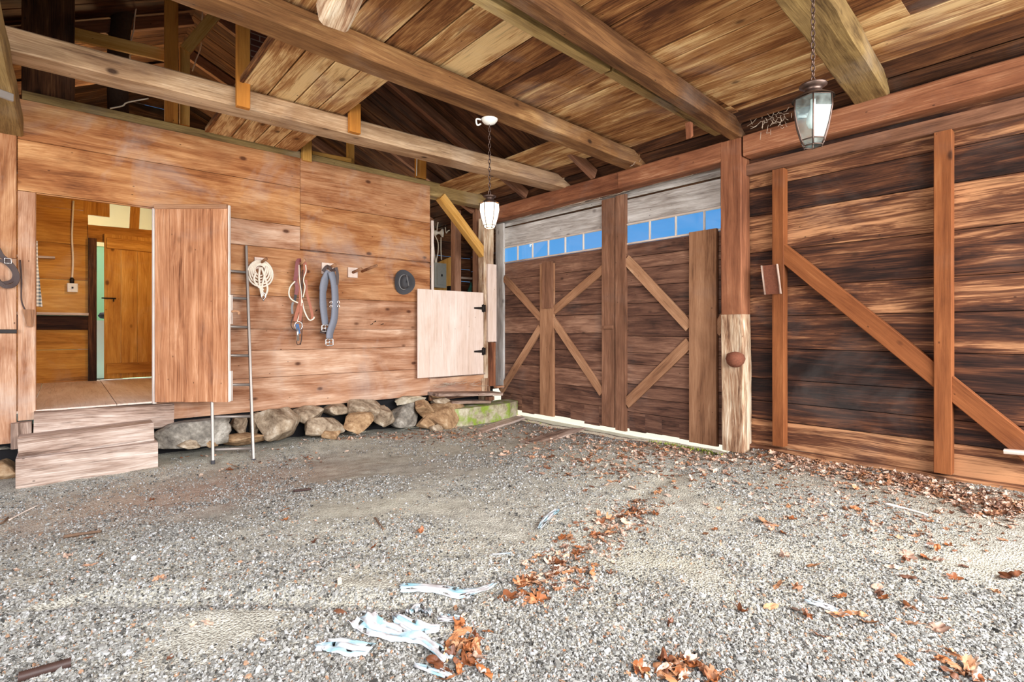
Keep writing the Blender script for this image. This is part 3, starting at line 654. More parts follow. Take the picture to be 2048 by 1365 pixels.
# corner post group
t = thing('corner_post', (5.12, YA, .3), 'pale corner post where the plank wall meets the barn doors', 'post', kind='thing')
mb = MB(84); mb.box((5.11, YA+.06, .5), (5.11, YA+.06, 3.04), .2, .16, up=Y, seg=12, jit=.006, ch=.01, tn=.72); mb.build('post_body', 'weathered_post', t)
a = PY(976, 684, YA-.06); b = PY(993, 530, YA-.06)
mb = MB(85); mb.box(((a.x+b.x)/2, YA-.04, PY(984, 684, YA-.06).z), ((a.x+b.x)/2, YA-.04, b.z), b.x-a.x, .05, up=Y, tn=.6); mb.build('nailed_board', 'plywood', t)
mb = MB(86); mb.box((5.15, YA-.04, PY(984, 772, YA-.04).z), (5.15, YA-.04, PY(984, 684, YA-.04).z-.01), .12, .05, up=Y, tn=.35); mb.build('lower_board', 'plate', t)
mb = MB(87); mb.box((5.05, YA+.03, .05), (5.05, YA+.03, .5), .16, .14, up=Y, seg=5, jit=.012, ch=.02); mb.build('rotted_foot', 'weathered_post', t)
# knee brace
mb = MB(88); a = PY(888, 391, YA-.05); b = PY(975, 508, YA-.05); mb.box(a+Y*.1, b+Y*.1, .12, .13, up=Z, seg=6, jit=.003)
tag(mb.build('knee_brace', 'yellow_pine'), 'slanting yellow knee brace across the storeroom opening', 'brace', kind='thing')

# ------------------------------------------------------------------ tie beams across the bay
def tie(name, f0, f1, b0, b1, h, mat, label, seed, x0, x1, zb=3.225, dtop=0, jit=.007):
    """f0,f1 pixels on the front lower edge, b0,b1 on the back lower edge"""
    F0, F1, B0, B1 = [PZ(u, v, zb) for u, v in (f0, f1, b0, b1)]
    def at(P, Q, x): k = (x-P.x)/(Q.x-P.x); return P.y+(Q.y-P.y)*k
    ya0, yb0, ya1, yb1 = at(F0, F1, x0), at(B0, B1, x0), at(F0, F1, x1), at(B0, B1, x1)
    mb = MB(seed); w = ((yb0-ya0)+(yb1-ya1))/2
    mb.box((x0, (ya0+yb0)/2, zb+h/2), (x1, (ya1+yb1)/2, zb+h/2), w, h, seg=26, jit=jit, ch=.012)
    return tag(mb.build(name, mat), label, 'beam', 'tie beams spanning the bay', 'thing'), (ya0+yb0)/2, (ya1+yb1)/2
tie('tie_beam', (620, 249), (1099, 366), (620, 269), (1010, 378-16), .17, 'beam_grey', 'knotty grey brown tie beam with a bird nest, nearest the plank wall', 91, -.55, 5.32)
tie('tie_beam', (723, 109.5), (1257, 325), (723, 145), (1237, 332), .165, 'beam_dark', 'tie beam that the lit lantern hangs from', 92, -.55, 5.36)
o3, _, _ = tie('tie_beam', (1065, 0), (1469, 266), (1000, 0), (1446, 272), .178, 'beam_dark', 'tie beam ending on top of the big weathered post', 93, .3, 5.36)
tie('tie_beam', (1660, 0), (1765, 183), (1546, 0), (1708, 200), .178, 'beam', 'cracked broad tie beam behind the clear glass lantern', 94, 1.2, 5.36, jit=.012)
mb = MB(95); a = PZ(985, 0, 3.3); b = PZ(1436, 262, 3.3); d = (b-a).normalized(); mb.box(a-d*1.6, a+d*1.16, .09, .1, seg=8, jit=.006); mb.box(a+d*1.2, b, .08, .09, seg=8, jit=.006)
tag(mb.build('ledger_strip', 'beam'), 'rough broken ledger strip along the left side of the post beam', 'strip')
mb = MB(96); c = PZ(1380, 243, 3.22); mb.prism([c, c+X*.05+Z*.0, c+X*.06-Z*.12, c+X*.02-Z*.15], (0, 1, 0), .05, Z)
tag(mb.build('broken_peg', 'plate'), 'small broken wooden peg hanging below the ledger strip', 'peg')
mb = MB(97); b = PD(667, 36, 3.05); a = PD(712, -70, 2.75); mb.box(a, b, .17, .15, up=Z, seg=8, jit=.02, ch=.03)
tag(mb.build('hewn_log_stub', 'weathered_post'), 'pale hewn log end jutting down in front of the lantern beam', 'log')
# left plate running toward the camera
mb = MB(98); mb.box((-.39, -2.0, 3.12), (-.39, YA+.1, 3.12), .2, .2, seg=26, jit=.008, ch=.012)
tag(mb.build('left_plate_beam', 'beam'), 'rough plate timber overhead along the left side of the bay', 'beam', kind='thing')
mb = MB(99); c = PD(12, 193, 3.3); mb.box(c-Vector((.12, .1, 0)), c+Vector((.03, .0, 0)), .02, .05); tag(mb.build('steel_bracket', 'aluminium'), 'bright metal bracket end on the timber at the upper left edge', 'bracket')
# wide upright board in the loft corner
mb = MB(100); a = PY(42, 200, 6.6); b = PY(150, 200, 6.6); mb.box(((a.x+b.x)/2, 6.66, 3.2), ((a.x+b.x)/2, 6.66, 4.9), b.x-a.x, .06, up=Y, seg=6, jit=.004, tn=.4)
tag(mb.build('loft_board_upright', 'dark_board'), 'wide dark upright board above the left end of the plank wall', 'board')

# ------------------------------------------------------------------ ceiling boards, loft and roof
mb = MB(111)
x = -.6
while x < 5.06:
    w = mb.r.uniform(.19, .34); w = min(w, 5.1-x+.01)
    y = -2.0
    cuts = [-2.0, mb.r.choice([.9, 1.3, 2.4]), 3.92+mb.r.uniform(-.03, .1)]
    for y0, y1 in zip(cuts[:-1], cuts[1:]):
        zz = 3.425+mb.r.uniform(-.006, .006)
        mb.box((x+w/2, y0, zz), (x+w/2, y1, zz), w-.013, .026, ch=.005, tn=min(1, max(0, mb.r.gauss(.55, .26))), tilt=0)
    x += w
mb.prism([(-.6, -2, 3.442), (5.1, -2, 3.442), (5.1, 3.9, 3.442), (-.6, 3.9, 3.442)], Z, .01, Y, tn=0)
struct(mb.build('ceiling', 'ceiling'), 'worn loft floorboards forming the ceiling of the bay', 'ceiling')
mb = MB(112); x = 1.17
for w in (.235, .235, .22, .26):
    mb.box((x+w/2, 3.75, 3.425), (x+w/2, 6.42, 3.425), w-.012, .03, ch=.005, tn=mb.r.uniform(.5, .85)); x += w
mb.box((1.16, 3.75, 3.43), (1.16, 6.42, 3.43), .03, .05, tn=.2)
tag(mb.build('loft_floor_panel', 'ceiling'), 'four loft boards bridging the open gap above the plank wall', 'boards')
mb = MB(113); x = 4.22
for w in (.25, .24, .23):
    mb.box((x+w/2, 3.75, 3.425), (x+w/2, 6.9, 3.425), w-.006, .03, tn=mb.r.uniform(.7, .95)); x += w
tag(mb.build('loft_floor_panel', 'ceiling'), 'pale loft boards high in the corner above the lit lantern', 'boards')
# roof: steep dark boards, ridge along y
RX, RZ = 1.2, 5.15
def roofz(x): return RZ-.46*(x-RX) if x > RX else RZ-.5*(RX-x)
mb = MB(114); y = -2.4
while y < 10.6:
    w = mb.r.uniform(.2, .32)
    for xa, xb in ((RX, 4.7), (RX, -2.0)):
        a = Vector((xa, y+w/2, roofz(xa)+.03)); b = Vector((xb, y+w/2, roofz(xb)+.03)); mb.box(a, b, w-.012, .03, tn=mb.r.uniform(.25, .9))
    y += w
x = 4.7
while x < 6.1:
    mb.box((x+.12, -2.4, roofz(x+.12)+.03), (x+.12, 10.6, roofz(x+.12)+.03), .235, .03, up=(.46, 0, 1), tn=mb.r.uniform(.1, .6)); x += .24
mb.prism([(-2, -2.4, roofz(-2)+.08), (RX, -2.4, RZ+.1), (RX, 10.6, RZ+.1), (-2, 10.6, roofz(-2)+.08)], (0, 0, 1), .02, X, tn=.1)
mb.prism([(6.2, -2.4, roofz(6.2)+.08), (6.2, 10.6, roofz(6.2)+.08), (RX, 10.6, RZ+.1), (RX, -2.4, RZ+.1)], (0, 0, 1), .02, X, tn=.1)
struct(mb.build('roof', 'dark_board'), 'dark weathered roof boards high over the loft', 'roof')
mb = MB(115)
z = 3.37
while z < 5.4:
    h = mb.r.uniform(.2, .3); mb.box((-2, 10.4, z+h/2), (6, 10.4, z+h/2), .03, h-.01); z += h
z = 3.25
while z < 4.6:
    h = mb.r.uniform(.2, .3); mb.box((-.62, -2.2, z+h/2), (-.62, 10.4, z+h/2), .03, h-.01); z += h
struct(mb.build('wall_loft', 'dark_board'), 'dark gable boards and side boards enclosing the loft', 'wall')
for i in range(5):
    y = 4.35+i*1.3; mb = MB(116+i)
    mb.box((RX+.04, y, RZ-.1), (5.15, y, roofz(5.15)-.07), .07, .13, seg=4, jit=.003)
    tag(mb.build('roof_rafter', 'batten_dark'), 'brown roof rafter running down to the plate over the barn doors', 'rafter', 'rafters of the right roof slope', 'thing')
for i in range(4):
    y = 4.3+i*1.5; mb = MB(126+i)
    mb.box((RX-.04, y, RZ-.12), (-.55, y, roofz(-.55)-.09), .07, .13, seg=4, jit=.003)
    tag(mb.build('roof_rafter', 'batten_dark'), 'brown roof rafter on the left slope of the loft roof', 'rafter', 'rafters of the left roof slope', 'thing')
# loft studs
def loft(u0, u1, v0, v1, y, d, mat, lab, seed, name='loft_stud'):
    a = PY((u0+u1)/2, v1, y); b = PY((u0+u1)/2, v0, y); w = PY(u1, v1, y).x-PY(u0, v1, y).x
    mb = MB(seed); mb.box((a.x, y+d/2, a.z), (a.x, y+d/2, b.z), w, d, up=Y, tn=.5); return tag(mb.build(name, mat), lab, 'stud', kind='thing')
loft(330, 357, -40, 247, 6.6, .07, 'loft_pine_lit', 'orange loft stud left of the angled brace, behind the nest beam', 131)
loft(360, 380, 92, 250, 6.68, .07, 'yellow_pine', 'yellow loft stud carrying the angled brace', 132)
loft(474, 501, 20, 214, 4.93, .055, 'loft_pine_lit', 'orange hanger board nailed to the front of the nest beam, beside the chimney', 133)
loft(700, 722, 205, 265, 4.93, .055, 'loft_pine_lit', 'short orange hanger block below the loft boards on the nest beam', 134)
loft(606, 624, 276, 322, 6.46, .07, 'yellow_pine', 'short yellow block under the corner of the loft boards', 135)
loft(696, 709, 280, 326, 6.72, .06, 'yellow_pine', 'thin yellow upright on the wall timber right of the loft boards', 136)
loft(834, 853, 150, 357, 6.6, .07, 'loft_pine_lit', 'tall orange loft stud with a white wire beside it', 137)
mb = MB(138); a = PY(370, 96, 6.68); b = PY(447, 28, 6.68); mb.box(a-Z*.03, b+Z*.1, .07, .11, up=Z); tag(mb.build('loft_brace', 'yellow_pine'), 'angled yellow brace in the upper left loft', 'brace', kind='thing')
mb = MB(139); a = PY(146, 68, 6.8); b = PY(334, 112, 6.8); mb.box(a, b, .04, .13); tag(mb.build('loft_rail', 'yellow_pine'), 'light horizontal rail between the dark upright and the orange loft stud', 'rail', kind='thing')
mb = MB(140); a = PY(624, 307, 6.62); b = PY(702, 322, 6.62); mb.box(a, b, .03, .06); tag(mb.build('short_nailer', 'yellow_pine'), 'short yellow strip on top of the wall timber beside the loft boards', 'strip')
mb = MB(141); a = PY(237, 90, 7.3); b = PY(262, -60, 7.3); mb.tube(smooth([a-Z*.9, a, b, b+Z*.4], 5), .10, 12); tag(mb.build('bark_pole', 'bark'), 'dark bark covered pole standing in the left loft', 'pole')
for i, (uv, yy, lab) in enumerate((
    ([(275, 0), (270, 30), (267, 60), (262, 85), (260, 118)], 7.15, 'white wire trailing down beside the bark pole'),
    ([(220, 217), (245, 212), (255, 205), (297, 197)], 6.62, 'thin white wire lying over the top of the plank wall'),
    ([(405, 20), (402, 90), (392, 120), (385, 142)], 6.9, 'thin white wire hanging behind the angled brace'),
    ([(832, 182), (831, 230), (834, 290), (833, 352)], 6.58, 'white wire running down the tall orange loft stud'),
    ([(985, 370), (1010, 375), (1042, 372)], 6.9, 'two pale wires sagging in the dark corner above the lit lantern'))):
    wires('loft_wire', smooth([PY(u, v, yy) for u, v in uv]), .007, 'wire', lab, 'wire', 20+i)
mb = MB(142)
a = PY(496, 300, 6.75); b = PY(590, 0, 6.75)
mb.box(((a.x+b.x)/2, 6.95, 3.44), ((a.x+b.x)/2, 6.95, 5.6), b.x-a.x, .4, up=Y, ch=.001)
mb.g = [(v[0], v[2], v[1]) for v in mb.v]
tag(mb.build('brick_chimney', 'brick'), 'dark red brick chimney rising through the loft', 'chimney')
# bird nest
mb = MB(143); c = PD(543, 215, 4.86); r = mb.r
for i in range(150):
    a = r.uniform(0, 6.28); q = Vector((math.cos(a)*r.uniform(.02, .085), r.uniform(-.05, .03), r.gauss(-.01, .035))); d = Vector((r.gauss(0, 1), r.gauss(0, .3), r.gauss(0, .7))).normalized()*r.uniform(.03, .07)
    mb.tube([c+q-d, c+q+d*.2+Vector((0, 0, .01)), c+q+d], .0028, 4)
tag(mb.build('bird_nest', 'straw'), 'small straw bird nest stuck to the front of the beam', 'nest')

# ------------------------------------------------------------------ barn doors
def leaf_door(name, y0, y1, label, seed, rows_seed, npane, yw0, yw1):
    """y0 > y1; boards with a strip window, inner face at XD"""
    t = thing(name, (XD, (y0+y1)/2, 0), label, 'door', kind='structure')
    mb = MB(seed); r = random.Random(rows_seed); z = .0; rows = []
    while z < 2.30:
        h = r.uniform(.15, .27); h = min(h, 2.36-z); 
        if 2.36-z-h < .1: h = 2.36-z
        rows.append((z, z+h)); z += h
    for k, (a, b) in enumerate(rows):
        tn = min(1, max(0, r.gauss(.35, .2))); bot = a if k else a-.02
        if k == 0:
            n = 9                                                # rotted uneven lower edge
            for i in range(n):
                ya = y0+(y1-y0)*i/n; yb = y0+(y1-y0)*(i+1)/n; e = r.uniform(-.03, .02)
                mb.box((XD+.015, ya, (b+bot+e)/2), (XD+.015, yb, (b+bot+e)/2), .03, b-bot-e-.004, ch=.001, tn=tn+r.uniform(-.05, .05))
        else: mb.box((XD+.015, y0, (a+b)/2), (XD+.015, y1, (a+b)/2), .03, b-a-.005, tn=tn)
    mb.prism([(XD+.034, y0, .02), (XD+.034, y1, .02), (XD+.034, y1, 2.36), (XD+.034, y0, 2.36)], X, .01, Y, tn=.1)  # backing sheet added to stop sky showing between the door boards
    mb.build('board_panel', 'barn_door', t)
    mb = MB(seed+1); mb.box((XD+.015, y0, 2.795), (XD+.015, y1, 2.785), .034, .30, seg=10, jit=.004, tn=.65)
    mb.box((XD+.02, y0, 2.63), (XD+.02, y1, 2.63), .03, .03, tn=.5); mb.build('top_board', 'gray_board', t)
    f = MB(seed+2)
    f.box((XD+.0, y0, 2.372), (XD+.0, y1, 2.372), .04, .022, tn=.6); f.box((XD+.0, y0, 2.622), (XD+.0, y1, 2.622), .04, .02, tn=.6)
    for i in range(npane+1):
        y = yw0+(yw1-yw0)*i/npane; f.box((XD+.0, y, 2.37), (XD+.0, y, 2.63), .018, .03, up=X, tn=.7)
    fo = f.build('window_frame', 'white_edge', t)
    for i in range(npane):
        ya = yw0+(yw1-yw0)*i/npane; yb = yw0+(yw1-yw0)*(i+1)/npane
        p = MB(seed+10+i); p.prism([(XD+.004, ya, 2.38), (XD+.004, yb, 2.38), (XD+.004, yb, 2.615), (XD+.004, ya, 2.615)], X, .003, Y)
        p.build('pane', 'pane', fo)
    return t
def upright(t, name, u0, u1, v0, v1, mat, seed, d=.045, off=0., tn=None):
    xf = XD-d-off; uc = (u0+u1)/2
    a = PX(uc, v1, xf); b = PX(uc, v0, xf); w = PX(u0, v1, xf).y-PX(u1, v1, xf).y
    mb = MB(seed); mb.box((xf+d/2, a.y, a.z), (xf+d/2, a.y, b.z), w, d, up=X, seg=8, jit=.002, tn=tn)
    return mb.build(name, mat, t)
def diag(t, u0, v0, u1, v1, seed, w=.115, tn=None):
    a = PX(u0, v0, XD-.04); b = PX(u1, v1, XD-.04)
    mb = MB(seed); mb.box(a+X*.02, b+X*.02, .036, w, up=Z, seg=6, jit=.002, tn=tn); return mb.build('diagonal_brace', 'batten', t)
YD0, YDM, YD1 = PX(1002, 600, XD).y, PX(1229, 600, XD).y, 2.15
d1 = leaf_door('door_1', YD0, YDM+.002, 'left barn door leaf with two X braces and six small blue panes', 201, 5, 6, PX(1008, 500, XD).y, PX(1206, 480, XD).y)
d2 = leaf_door('door_2', YDM-.002, YD1, 'right barn door leaf whose wide center board stands by the weathered post', 221, 9, 5, PX(1252, 470, XD).y, 2.3)
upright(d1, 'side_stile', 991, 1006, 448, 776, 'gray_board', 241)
upright(d1, 'meeting_stile', 1203, 1228, 398, 853, 'batten_dark', 242)
c = upright(d1, 'center_batten', 1079, 1106, 528, 832, 'batten', 243)
upright(d1, 'short_cleat', 1084, 1104, 524, 617, 'batten_dark', 244, .03, .045, tn=.7)
upright(d2, 'meeting_stile', 1230, 1251, 390, 862, 'batten_dark', 245, tn=.6)
upright(d2, 'center_batten', 1377, 1432, 461, 889, 'batten', 246, .05, .01, tn=.3)
for i, q in enumerate(((1007, 556, 1081, 637), (1106, 622, 1206, 537), (1000, 783, 1080, 655), (1104, 640, 1203, 787))): diag(d1, *q, 250+i)
for i, q in enumerate(((1251, 519, 1378, 655), (1251, 808, 1378, 685), (1430, 665, 1460, 620))): diag(d2, *q, 256+i, w=.13)
mb = MB(262); c = PX(1217, 655, XD-.06); mb.box(c-Y*.07, c+Y*.07, .03, .05); mb.build('turn_latch', 'batten_dark', d1)
# light strip above the doors and the track
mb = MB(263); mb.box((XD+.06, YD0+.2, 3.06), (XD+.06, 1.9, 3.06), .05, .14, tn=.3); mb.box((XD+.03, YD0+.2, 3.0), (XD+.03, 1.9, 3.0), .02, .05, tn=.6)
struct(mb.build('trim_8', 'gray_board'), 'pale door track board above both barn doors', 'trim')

# open plank door on the tack room doorway, seen face on
t = thing('door_3', (.70, YA-.05, .5), 'open vertical board door standing out from the doorway, flush batten at its top', 'door', kind='structure')
h0 = Vector((.705, YA-.06, 0)); dr = Vector((RT[0], RT[1], 0)); nm = Vector((-FW[0], -FW[1], 0))
WD = .745; z0, z1 = PD(380, 804, 5.36).z, PD(380, 418, 5.36).z
for k in range(5):
    mb = MB(270+k); w = WD/5; c = h0+dr*(w*(k+.5))
    mb.box(c+Z*(z0+.004*(k % 2)), c+Z*z1, w-.0015, .028, up=nm, ch=.0015, tn=[.5, .35, .6, .45, .55][k])
    if k == 0: body = mb
    else: body.add(mb.v, mb.f, mb.g, None); body.t[-len(mb.v):] = mb.t
    ob = None
body.build('door_boards', 'plank_door', t)
mb = MB(276); mb.box(h0+Z*(z1+.012)+dr*.0, h0+Z*(z1+.016)+dr*WD, .05, .045, up=Z, seg=5, jit=.002); mb.build('top_rail', 'batten', t)
mb = MB(277); c = h0+dr*(WD+.008)-nm*.012; mb.box(c+Z*z0, c+Z*(z1+.03), .03, .018, up=dr, tn=.7); mb.build('edge_strip', 'white_edge', t)
mb = MB(278); c = h0+dr*(WD+.02)-nm*.02; mb.box(c+Z*(z0+.01), c+Z*(z0+.32), .045, .02, up=dr, tn=.8); mb.build('lower_batten_end', 'white_edge', t)
mb = MB(279); c = h0+dr*(WD+.02)-nm*.02; mb.box(c+Z*1.32, c+Z*1.62, .045, .02, up=dr, tn=.8); mb.build('middle_batten_end', 'white_edge', t)
mb = MB(280); c = h0+dr*(WD+.03)+Z*1.45-nm*.02; mb.tube(smooth([c, c+dr*.05+Z*.004, c+dr*.075-Z*.01, c+dr*.07-Z*.03], 3), .012, 8); mb.build('hook_handle', 'batten', t)

# half door
yh = 6.40
t = thing('door_4', PY(900, 750, yh), 'blond plywood half door with two black strap hinges', 'door', kind='structure')
a = PY(835.5, 757, yh); b = PY(967, 578, yh); zt = PY(835.5, 578, yh).z
mb = MB(281); mb.box(((a.x+b.x)/2, yh+.01, a.z), ((a.x+b.x)/2, yh+.01, zt), b.x-a.x, .02, up=Y, ch=.002); mb.build('plywood_panel', 'plywood', t)
for k, v in enumerate((617, 703)):
    c = PY(966, v, yh-.01); mb = MB(282+k)
    mb.prism([c+Z*.012-X*.17, c+Z*.022-X*.02, c-Z*.022-X*.02, c-Z*.012-X*.17], (0, -1, 0), .006, X)
    mb.prism([c+Z*.055-X*.02, c+Z*.055+X*.05, c-Z*.055+X*.05, c-Z*.055-X*.02], (0, -1, 0), .006, X)
    mb.tube([c-Z*.06-Y*.012, c+Z*.06-Y*.012], .011, 8)
    for s in (-.15, -.09, -.035): mb.lathe([(.009, 0), (.006, .006), (0, .007)], c+X*s-Y*.006, (0, -1, 0), 8)
    mb.build('strap_hinge', 'iron', t)

# ------------------------------------------------------------------ steps
def step(us, tops, bots, yf, dep, seed, tn, lab):
    xa, xb = PY(us[0], 900, yf).x, PY(us[1], 900, yf).x
    za, zb, ca, cb = PY(us[0], tops[0], yf).z, PY(us[1], tops[1], yf).z, PY(us[0], bots[0], yf).z, PY(us[1], bots[1], yf).z
    mb = MB(seed); mb.box((xa, yf+dep/2, (za+ca)/2), (xb, yf+dep/2, (zb+cb)/2), dep, ((za-ca)+(zb-cb))/2, seg=14, jit=.007, ch=.012, tn=tn)
    tag(mb.build('timber_step', 'timber'), lab, 'step')
step((36, 308), (880, 845), (921, 885), 6.13, .3, 291, .6, 'upper of the two stacked grey timbers forming the step to the doorway')
step((31, 316), (921, 884), (981, 943), 6.05, .38, 292, .8, 'lower timber step with saw marks, lying on the gravel')

# ------------------------------------------------------------------ ladder
t = thing('ladder', (1.2, 5.4, 0), 'straight aluminium ladder leaning on the wall behind the open door', 'ladder')
R0 = PG(507, 925); R1 = PY(492, 493, YA-.02); L0 = PG(426, 935); L1 = R1+(L0-R0); L1.y = YA-.02; L1.x = R1.x-(R0.x-L0.x)
L0 = Vector((L0.x, L0.y, ground(L0.x, L0.y))); up = (R1-R0).normalized(); acr = (R0-L0).normalized()
for k, (p, q) in enumerate(((L0, L1), (R0, R1))):
    mb = MB(295+k); nrm = up.cross(acr); mb.box(p, q, .026, .055, up=nrm, ch=.004); mb.build('ladder_rail', 'aluminium', t)
    mb = MB(297+k); mb.box(p-up*.002+Z*.0, p+up*.035, .034, .06, up=nrm, ch=.006); mb.build('rubber_foot', 'felt', t)
for k, v in enumerate((897, 833, 770, 712, 655, 598, 545)):
    lo, hi = 0., 1.
    for _ in range(30):
        m = (lo+hi)/2; p = R0+(R1-R0)*m; d = p.x*FW[0]+p.y*FW[1]; vv = HOR-(p.z-EYE)/d*FPX
        if vv > v: lo = m
        else: hi = m
    p = R0+(R1-R0)*m; q = L0+(L1-L0)*m
    mb = MB(300+k); mb.tube([q, p], .015, 10); mb.build('rung', 'aluminium', t)

# ------------------------------------------------------------------ foundation stones
def rock(center, size, seed, mat, label, rot=0., cuts=15, name='foundation_stone', sharp=.93):
    r = random.Random(seed)
    import bmesh
    bm = bmesh.new(); bmesh.ops.create_icosphere(bm, subdivisions=4, radius=1)
    planes = [(Vector((r.gauss(0, 1), r.gauss(0, 1), r.gauss(0, 1))).normalized(), r.uniform(.5, .86)) for _ in range(cuts)]
    hs = Vector(size)/2; off = Vector((seed*1.7, seed*.3, 2.))
    vs = []
    for v in bm.verts:
        p = v.co.copy(); m = max(abs(p.x), abs(p.y), abs(p.z)); p = p.lerp(p/m, .38)
        for n, d in planes:
            e = p.dot(n)-d
            if e > 0: p -= n*e*sharp
        p *= 1+.10*noise.noise(p*1.6+off)+.035*noise.noise(p*5+off)
        vs.append(p)
    lo = [min(p[i] for p in vs) for i in range(3)]; hi = [max(p[i] for p in vs) for i in range(3)]
    out = []
    for p in vs: out.append(Vector([((p[i]-lo[i])/(hi[i]-lo[i])*2-1)*hs[i] for i in range(3)]))
    R = Matrix.Rotation(rot, 3, 'Y'); out = [R @ p+Vector(center) for p in out]
    mb = MB(seed); mb.add(out, [tuple(v.index for v in f.verts) for f in bm.faces], smooth=True); bm.free()
    return tag(mb.build(name, mat), label, 'stone')
def rock_px(u0, v0, u1, v1, y, depth, seed, mat, label, rot=0, **k):
    a = PY(u0, v1, y); b = PY(u1, v0, y); zb = min(a.z, PY(u1, v1, y).z); sx_ = (b.x-a.x)
    za = PY((u0+u1)/2, v1, y).z; zb = PY((u0+u1)/2, v0, y).z
    rock(((a.x+b.x)/2, y+depth/2-.03, (za+zb)/2), (sx_, depth, zb-za), seed, M and mat, label, rot, **k)
ST = [
 (305, 841, 464, 898, 6.22, .36, 'stone_grey', 'long flat grey slab on edge right of the timber steps', -.03),
 (354, 880, 406, 900, 6.18, .2, 'stone', 'small pale wedge stone under the long grey slab', 0),
 (410, 879, 442, 898, 6.20, .2, 'stone_tan', 'small tan stone behind the foot of the left ladder rail', 0),
 (466, 833, 502, 873, 6.34, .3, 'stone', 'blocky stone seen just left of the right ladder rail', .05),
 (505, 827, 529, 873, 6.36, .3, 'stone', 'upright pale stone just right of the right ladder rail', .0),
 (440, 870, 556, 896, 6.2, .42, 'stone_tan', 'low flat tan rock behind the ladder feet', .02),
 (521, 819, 617, 890, 6.12, .45, 'stone', 'largest rounded boulder in the foundation, right of the ladder', 0),
 (586, 814, 656, 851, 6.3, .4, 'stone', 'wedge shaped stone tucked against the plank wall beside the largest boulder', .12),
 (614, 834, 694, 876, 6.16, .4, 'stone', 'rough stone low between the largest boulder and the tan one', -.1),
 (645, 858, 686, 882, 6.14, .2, 'stone_tan', 'small rounded stone half buried in front of the rough low stone', 0),
 (655, 810, 702, 838, 6.36, .35, 'stone', 'squarish stone right under the plank wall below the grey girth', .0),
 (692, 827, 762, 869, 6.12, .4, 'stone_tan', 'smooth tan boulder under the green tinged slab', -.06),
 (703, 800, 778, 838, 6.2, .42, 'stone', 'broad pale slab with a greenish corner atop the smooth tan boulder', .04),
 (758, 815, 798, 858, 6.1, .35, 'stone', 'angular upright stone right of the greenish slab', .1),
 (788, 808, 845, 858, 6.25, .35, 'stone_grey', 'tall flat faced grey stone below the hat', .0),
 (798, 793, 853, 812, 6.34, .35, 'concrete', 'thin flat stone wedged under the wall below the half door left corner', -.04),
 (836, 801, 874, 834, 6.1, .3, 'stone_tan', 'rusty brown stone between the flat faced stone and the round boulder', .1),
 (842, 833, 878, 860, 6.14, .2, 'stone_tan', 'small split stone at the left foot of the round boulder', .1),
 (863, 849, 888, 864, 6.05, .15, 'stone', 'tiny pale stone on the gravel below the round boulder', 0),
 (869, 788, 900, 799, 6.3, .25, 'stone_tan', 'upper flat stone of the little stack under the half door', 0),
 (872, 797, 902, 811, 6.28, .25, 'stone', 'lower flat stone of the little stack under the half door', 0),
 (858, 808, 948, 862, 6.04, .42, 'stone_tan', 'big round topped tan boulder joined to the mossy footing', 0),
]
for i, (u0, v0, u1, v1, y, d, mt, lab, rot) in enumerate(ST): rock_px(u0, v0, u1, v1, y, d, 400+i, mt, lab, rot)
# near-black filler box behind the stones
mb = MB(430); mb.box((-1.6, YA+.22, .1), (5.3, YA+.22, .1), .2, .5, seg=4); struct(mb.build('wall_foundation', 'black_void'), 'near-black filler behind the foundation stones', 'wall')
rock(PD(8, 945, 4.75), (.34, .5, .26), 431, 'stone_tan', 'brown weathered stone left of the lower step at the frame edge')
rock(PD(14, 893, 4.85), (.34, .4, .10), 432, 'stone_grey', 'thin dark flat stone under the left end wall board')
# mossy concrete footing at the corner
mb = MB(433); a = PY(925, 830, 6.08); zt_ = PY(1000, 809, 6.1).z
pts = [(a.x-.1, 6.12), (a.x+.1, 6.08), (5.2, 6.1), (5.49, 6.22), (5.49, 6.5), (a.x-.1, 6.45)]
mb.prism([(p[0], p[1], zt_) for p in pts], (0, 0, -1), zt_+.28, X)
tag(mb.build('concrete_footing', 'mossy'), 'moss stained concrete footing in the corner beside the left barn door', 'footing')
mb = MB(434); a = PY(866, 789, 6.35); b = PY(994, 787, 6.35); mb.box(a, b, .3, .045, seg=6, jit=.006); tag(mb.build('sill_plank', 'timber'), 'upper grey plank laid on the stones below the half door', 'plank')
mb = MB(435); a = PY(897, 804, 6.3); b = PY(974, 804, 6.3); mb.box(a, b, .2, .04, seg=4, jit=.005); tag(mb.build('sill_plank', 'timber'), 'lower short grey plank lying on the concrete footing', 'plank')
mb = MB(436); a = PY(980, 797, 6.28); mb.box(a-Z*.03, a+Z*.03, .10, .1, up=Y); tag(mb.build('wood_block', 'batten_dark'), 'small brown wood block between the two grey planks', 'block')
mb = MB(437); a = PY(996, 774, 6.42); mb.box(a-X*.05, a+X*.09, .1, .03); tag(mb.build('cleat_board', 'plate'), 'little brown board end at the foot of the door side stile', 'board')

